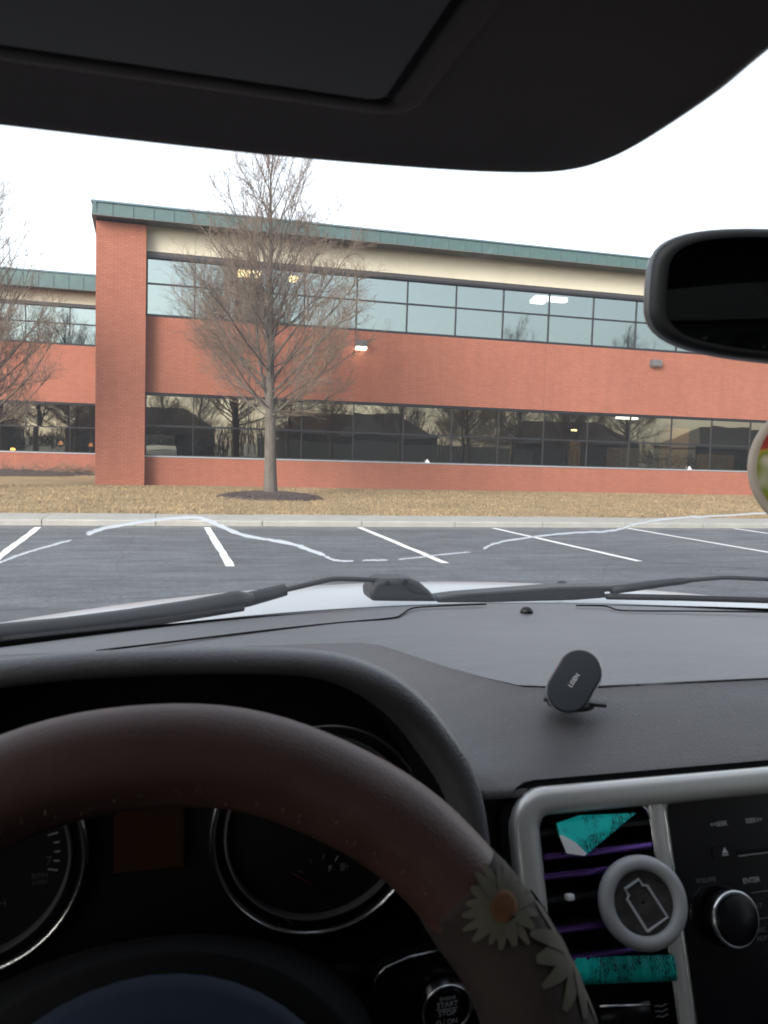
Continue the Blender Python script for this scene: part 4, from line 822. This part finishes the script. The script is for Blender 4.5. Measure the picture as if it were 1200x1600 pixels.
P('neck', MB().tube([fm + Vector((-.004, .0, .002)), fm + Vector((-.006, .004, .010)), po - pv * .008], [.009, .007, .008], 12), 'mount', True, pm)
# round phone grip clipped to the vent
go = S(.3245, -.0785, .020); gn = (SN + (EYE - go).normalized() * .8).normalized()
gp = empty('phone_grip', go, 'round frosted white magnetic phone holder clipped onto the air vent', 'phone holder')
P('ring', MB().lathe(go, gn, [(.0205, -.004), (.0205, .0045), (.0222, .0070), (.0258, .0072), (.0288, .0060), (.0302, .0025), (.0298, -.003), (.0275, -.006)], 64), 'grip', True, gp)
P('face', MB().lathe(go, gn, [(.0208, .002), (.001, .0022)], 48, False), mat('smoked_face', (.055, .048, .048), .3, var=.6, vscale=120), True, gp)
P('clip', MB().lathe(go, gn, [(.010, -.020), (.010, -.006)], 20), 'mount', True, gp)
ga = gn.cross(Vector((0, 0, 1))).normalized(); ga = ga if ga.x > 0 else -ga; gb = gn.cross(ga); gb = gb if gb.z > 0 else -gb; t = math.radians(32); gr, gu = ga * math.cos(t) + gb * math.sin(t), gb * math.cos(t) - ga * math.sin(t)
gpth = [(-.0085, -.0155), (.0085, -.0155), (.0085, .0075), (.006, .009), (.006, .0135), (-.006, .0135), (-.006, .009), (-.0085, .0075), (-.0085, -.0155)]
P('phone_symbol', MB().tube([go + gr * u + gu * w + gn * .0032 for u, w in gpth], .0010, 6, False), 'ink', False, gp)
# teal papers in the vent
tp = empty('teal_card', S(.30, -.035, .005), 'bright teal printed card with white tip stuck in the top of the vent', 'card')
P('print', MB().prism([S(u, w, n_) for u, w, n_ in ((.2748, -.0245, .004), (.2928, -.0208, .004), (.3375, -.0228, .005), (.2918, -.0461, .009), (.2850, -.0385, .008), (.2742, -.0330, .007))], SN * .0009), 'teal', False, tp)
P('white_tip', MB().prism([S(u, w, n_) for u, w, n_ in ((.2738, -.0322, .0085), (.2772, -.0438, .0095), (.2905, -.0466, .0100), (.2922, -.0452, .0098), (.2850, -.0375, .009), (.2755, -.0318, .0083))], SN * .0005), 'white', False, tp)
b = MB(); NU = 40
b.rings([[S(.268 + .0855 * i / NU, w - .0085 * i / NU, .004 + .0009 * math.sin(i * 1.9) * math.cos(i * .7) + e) for i in range(NU + 1)] for w, e in ((-.1096, 0), (-.1160, .0012), (-.1215, .0006), (-.1258, 0), (-.1258, -.002), (-.1096, -.002))], False)
tag(P('teal_ribbon', b, 'teal', True, None), 'pleated teal printed strip lying across the bottom of the vent', 'ribbon')
# round scent disc hanging from the mirror
ho = at(1286, 729, .43); hr, hu, hv = facing(ho, 0, 0); hv = (hv + Vector((0, -.3, 0))).normalized()
hd = empty('hanging_freshener', ho, 'round pale-rimmed air freshener with red and green print hanging from the mirror', 'air freshener')
P('disc', MB().lathe(ho, hv, [(.039, -.0035), (.0435, -.002), (.0440, .0), (.0435, .002), (.0410, .0035), (.0385, .0032), (.033, .0028)], 64), mat('pale_rim', (.50, .42, .34), .6, var=.1, vscale=60), True, hd)
P('print', MB().lathe(ho, hv, [(.0387, .0036), (.001, .0038)], 48, False), 'fresh', True, hd)
P('cord', MB().tube([ho + Vector((0, 0, .040)), ho + Vector((.0, .0, .07)), MO - mn * .03 + Vector((.0, 0, -.02))], .0008, 6), 'ink', True, hd)

# a far wood across the street, one mass of bare stems: only the office windows mirror it
R = random.Random(9); b = MB()
for k in range(5200):
    x = R.uniform(-70, 120); y = -62 + R.uniform(-6, 6); hh = (3.9 + 2.4 * math.sin(x * .21) + 1.6 * math.sin(x * .53 + 1)) * R.uniform(.45, 1.05)
    if -7 < x < 6: hh *= .5
    z0 = 0 if k % 4 == 0 else hh * R.uniform(.2, .7); lx, rr = R.gauss(0, .6), R.uniform(.03, .09)
    b.add([(x - rr, y, z0), (x + rr, y, z0), (x + lx * .5 + rr * .6, y, (z0 + hh) / 2), (x + lx, y + .1, hh), (x + lx * .5 - rr * .6, y + .1, (z0 + hh) / 2)], [(0, 1, 2, 3, 4)])
tag(b.build('distant_woods', 'twig', None), 'far brown wood of bare stems mirrored in the lower windows', 'woods', kind='stuff')
house(72, -34, 18, 9, 2.7, 2.7, 'dark-roofed house mirrored past the right end of the lower windows')
